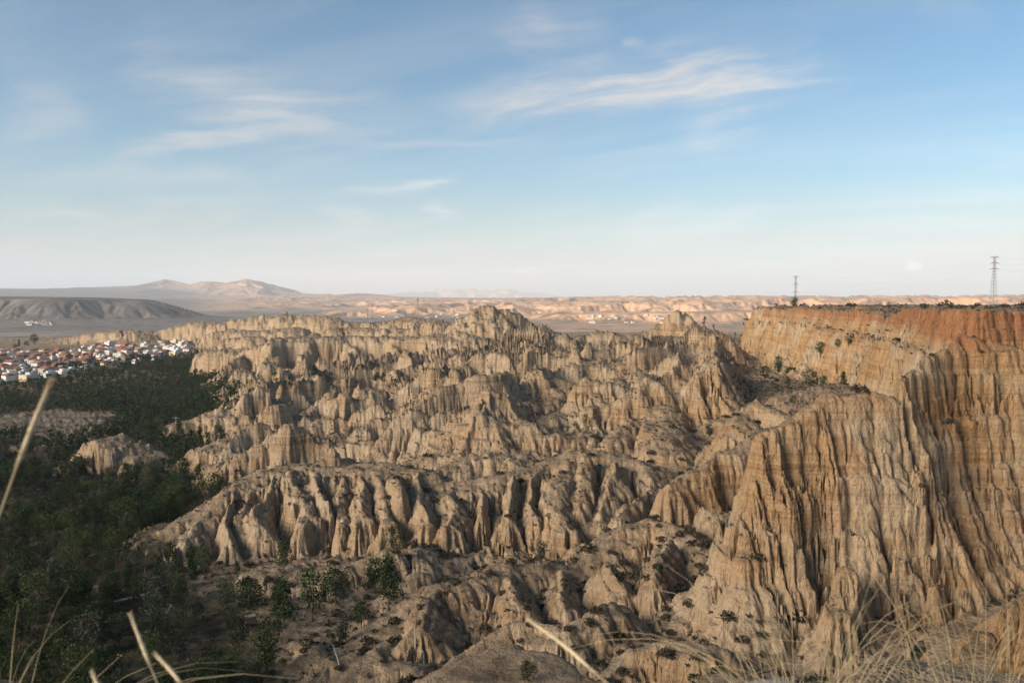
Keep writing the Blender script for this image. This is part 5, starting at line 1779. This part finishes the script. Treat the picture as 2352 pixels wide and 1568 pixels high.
# bushes and small trees along the red rim, against the far plain
for px_, d, hpx, k, nm, lab in ((1822, 452, 30, 7, 'pine_tree', 'bushy grey green pine on the red rim in front of the farther pylon'), (1846, 448, 11, 'b', 'shrub', 'small round bush on the rim just right of the bushy pine'), (1839, 446, 8, 'b', 'shrub', 'smallest bush on the rim right of the bushy pine'),
                               (1955, 400, 13, 'b', 'shrub', 'thin upright bush on the rim midway between the pylons'), (2041, 330, 16, 8, 'pine_tree', 'small round headed tree alone on the rim left of the nearer pylon'), (2028, 325, 7, 'b', 'shrub', 'low bush at the foot of the round headed tree on the rim'),
                               (2120, 300, 13, 'b', 'shrub', 'wide bush on the rim, first left of the nearer pylon group'), (2172, 290, 17, 'b', 'shrub', 'large dark bush on the rim left of the nearer pylon'), (2205, 285, 8, 'b', 'shrub', 'low bush on the rim close left of the nearer pylon'),
                               (2244, 280, 10, 'b', 'shrub', 'bush on the rim directly left of the nearer pylon base'), (2262, 270, 9, 'b', 'shrub', 'bush hiding the left foot of the nearer pylon'), (2292, 265, 12, 'b', 'shrub', 'bush hiding the right foot of the nearer pylon'),
                               (2308, 262, 15, 'b', 'shrub', 'tallest bush right of the nearer pylon'), (2330, 260, 9, 'b', 'shrub', 'low wide bush near the right edge on the rim'), (2348, 258, 11, 'b', 'shrub', 'bush on the rim cut by the right edge')):
    x = (px_ - CX) / FPX * d
    z = float(ground(x, d))
    h = hpx * d / FPX
    if k == 'b':
        o = inst('shrub', SHRUBS[int(rs.integers(0, 6))], None, (x, d, z - .05), rs.uniform(0, 6), (h * 1.5, h * 1.5, h * 1.5))
        tag(o, lab, 'shrub', 'bushes along the red rim')
    else:
        pine((x, d, z - .2), h, k, 1.0, lab, None, 1.35)
acc = []
for x, y, z, i, j in scatter((SDM < -1) * (SDM > -60) * (NPX > 1750) * (NY > 200) * 1.0, 110, 2.5, np.random.default_rng(51), 1.0):
    acc.append(sb[int(rs.integers(0, 5))] * rs.uniform(0.6, 1.7) + np.array([x, y, z - .05]))
if acc:
    tag(inst('rim_scrub', quads_mesh('rim_scrub', np.concatenate(acc), TWIG)), 'low scrub covering the flat top above the red rim', None, None, 'stuff')

# ------------------------------------------------------------------ at the photographer's feet
STRAW = plain_mat('dry grass', (0.50, 0.40, 0.235), 0.7, 0.25, 9.0, 0.25)
EAR = plain_mat('seed head', (0.60, 0.49, 0.32), 0.75, 0.2, 20.0, 0.2)
LIME = plain_mat('pale limestone', (0.22, 0.20, 0.18), 0.9, 0.55, 14.0)


def curve_pts(pts, n):
    """smooth line through points"""
    p = [Vector(q) for q in pts]
    out = []
    for i in range(len(p) - 1):
        a, b, c, d = p[max(i - 1, 0)], p[i], p[i + 1], p[min(i + 2, len(p) - 1)]
        for k in range(n):
            t = k / n
            out.append(0.5 * ((2 * b) + (c - a) * t + (2 * a - 5 * b + 4 * c - d) * t * t + (3 * b - a - 3 * c + d) * t ** 3))
    return out + [p[-1]]


def stalk(base_xy, pts, ear_from, r_stem, r_ear, lab):
    """a dry stem with a feathery seed head; pts run from bottom to tip"""
    x, y = base_xy
    z = float(ground(x, y)) - 0.03
    w = [Vector((x, y, z))] + [Vector(P(*q)) for q in pts]
    line = [w[0].lerp(w[1], i / 8) for i in range(8)] + curve_pts(w[1:], 10)
    org = line[0]
    line = [q - org for q in line]
    k = int(len(line) * ear_from)
    e = empty('grass_stalk', org)
    m = MB()
    m.tube(line[:k + 3], [r_stem * (1 - 0.4 * i / len(line)) for i in range(len(line[:k + 3]))], 5)
    m.build('stem', STRAW, e, True)
    m = MB()
    ear = line[k:]
    n = len(ear)
    m.tube(ear, [r_ear * (0.25 + 0.75 * math.sin(math.pi * min(1, (i + 1.5) / n * 0.98) ** 0.8)) * (0.9 + 0.2 * rnd.random()) for i in range(n)], 6)
    for i in range(n * 14):
        t = rnd.uniform(0, n - 1.01)
        q = ear[int(t)].lerp(ear[int(t) + 1], t - int(t))
        d = (ear[min(int(t) + 1, n - 1)] - ear[int(t)]).normalized()
        s = Vector((rnd.gauss(0, 1), rnd.gauss(0, 1), rnd.gauss(0, 1)))
        s = (s - d * s.dot(d)).normalized()
        L = r_ear * rnd.uniform(2, 4)
        m.tube([q, q + d * L + s * r_ear * rnd.uniform(0.9, 1.7)], [r_ear * 0.22, r_ear * 0.05], 3, False)
    m.build('seed_head', EAR, e, True)
    tag(e, lab, 'grass stalk')


stalk((-1.02, 1.30), ((-60, 1370, 1.32), (0, 1180, 1.36), (58, 1020, 1.38), (100, 918, 1.40), (116, 880, 1.40)), 0.50, 0.0022, 0.0042, 'tall blurred straw stalk rising along the left edge, thickest of all')
stalk((-0.66, 1.45), ((420, 1680, 1.5), (362, 1568, 1.55), (330, 1490, 1.57), (301, 1414, 1.6)), 0.60, 0.0014, 0.0034, 'pale straw stalk leaning left at the lower left, longer of two')
stalk((-0.60, 1.5), ((500, 1690, 1.5), (416, 1568, 1.53), (360, 1504, 1.56)), 0.64, 0.0014, 0.0036, 'shorter pale straw stalk right of the longer leaning one')
stalk((-0.80, 1.4), ((260, 1660, 1.45), (236, 1600, 1.47), (212, 1545, 1.5)), 0.7, 0.0013, 0.003, 'tip of a short straw stalk at the bottom edge, lower left')
stalk((0.42, 1.5), ((1560, 1700, 1.5), (1395, 1568, 1.52), (1300, 1485, 1.56), (1216, 1424, 1.6)), 0.52, 0.0014, 0.0033, 'long pale straw stalk slanting across the bottom centre')


def tussock(cx, cy, n, L0, L1, lean, label, seed, spread=0.16, mats=STRAW, rad=0.0012):
    """arching dry blades, one clump"""
    r = random.Random(seed)
    m = MB()
    for k in range(n):
        a = r.uniform(0, 6.28)
        d = r.random() ** 0.5 * spread
        x, y = cx + math.cos(a) * d, cy + math.sin(a) * d
        z = float(ground(x, y)) - 0.03
        L = r.uniform(L0, L1)
        da = a + r.gauss(0, 0.6)
        dx_, dy_ = math.cos(da) + lean[0], math.sin(da) * 0.7 + lean[1]
        b = r.uniform(0.15, 0.75)
        pts = []
        for i in range(9):
            t = i / 8
            out = b * L * t ** 1.7
            pts.append((x + dx_ * out, y + dy_ * out, z + L * (t - b * 0.85 * t ** 2.6)))
        m.tube(pts, [rad * (1 - 0.75 * (i / 8)) for i in range(9)], 3, False)
    o = m.build('grass', mats, None, True)
    tag(o, label, None, None, 'stuff')


GREENISH = plain_mat('green grass', (0.16, 0.17, 0.085), 0.7, 0.3, 9.0, 0.25)
tussock(1.00, 2.55, 80, 0.55, 1.05, (-0.15, 0.0), 'arching dry grass along the bottom edge, right of centre', 1, 0.22, STRAW, 0.0016)
tussock(1.55, 2.45, 80, 0.65, 1.25, (0.1, 0.0), 'arching dry grass at the lower right', 2, 0.24, STRAW, 0.0016)
tussock(0.72, 2.5, 45, 0.35, 0.75, (-0.2, 0.0), 'sparser dry grass near the bottom centre right', 3, 0.2, STRAW, 0.0019)
tussock(1.35, 2.35, 60, 0.4, 0.95, (0, 0), 'green blades within the dry grass at the lower right', 4, 0.4, GREENISH, 0.0018)
tussock(-1.58, 2.2, 48, 0.80, 1.2, (0.25, 0.0), 'dry grass bending in at the lower left corner', 5, 0.14, STRAW, 0.0019)


def stone(x, y, sx, sy, sz, seed, label, rise=0.0):
    bm = bmesh.new()
    bmesh.ops.create_icosphere(bm, subdivisions=4, radius=1)
    for v in bm.verts:
        p = np.array([v.co.x * 1.3 + seed]), np.array([v.co.y * 1.3 + v.co.z * 1.9 + seed])
        n_ = float(vnoise(*p, 9)[0]) * 0.22 + float(vnoise(p[0] * 4, p[1] * 4, 10)[0]) * 0.06
        n_ += float(vnoise(p[0] * 11, p[1] * 11, 12)[0]) * 0.035
        v.co = v.co * (1 + n_)
        v.co = Vector((v.co.x * sx, v.co.y * sy, v.co.z * sz))
    me = bpy.data.meshes.new('boulder')
    bm.to_mesh(me)
    bm.free()
    me.polygons.foreach_set('use_smooth', np.ones(len(me.polygons), bool))
    me.materials.append(LIME)
    tag(inst('boulder', me, None, (x, y, float(ground(x, y)) + rise)), label, 'rock')


stone(1.08, 2.95, 0.42, 0.30, 0.20, 3, 'pale grey blurred rock behind the grass at the bottom edge', -0.04)
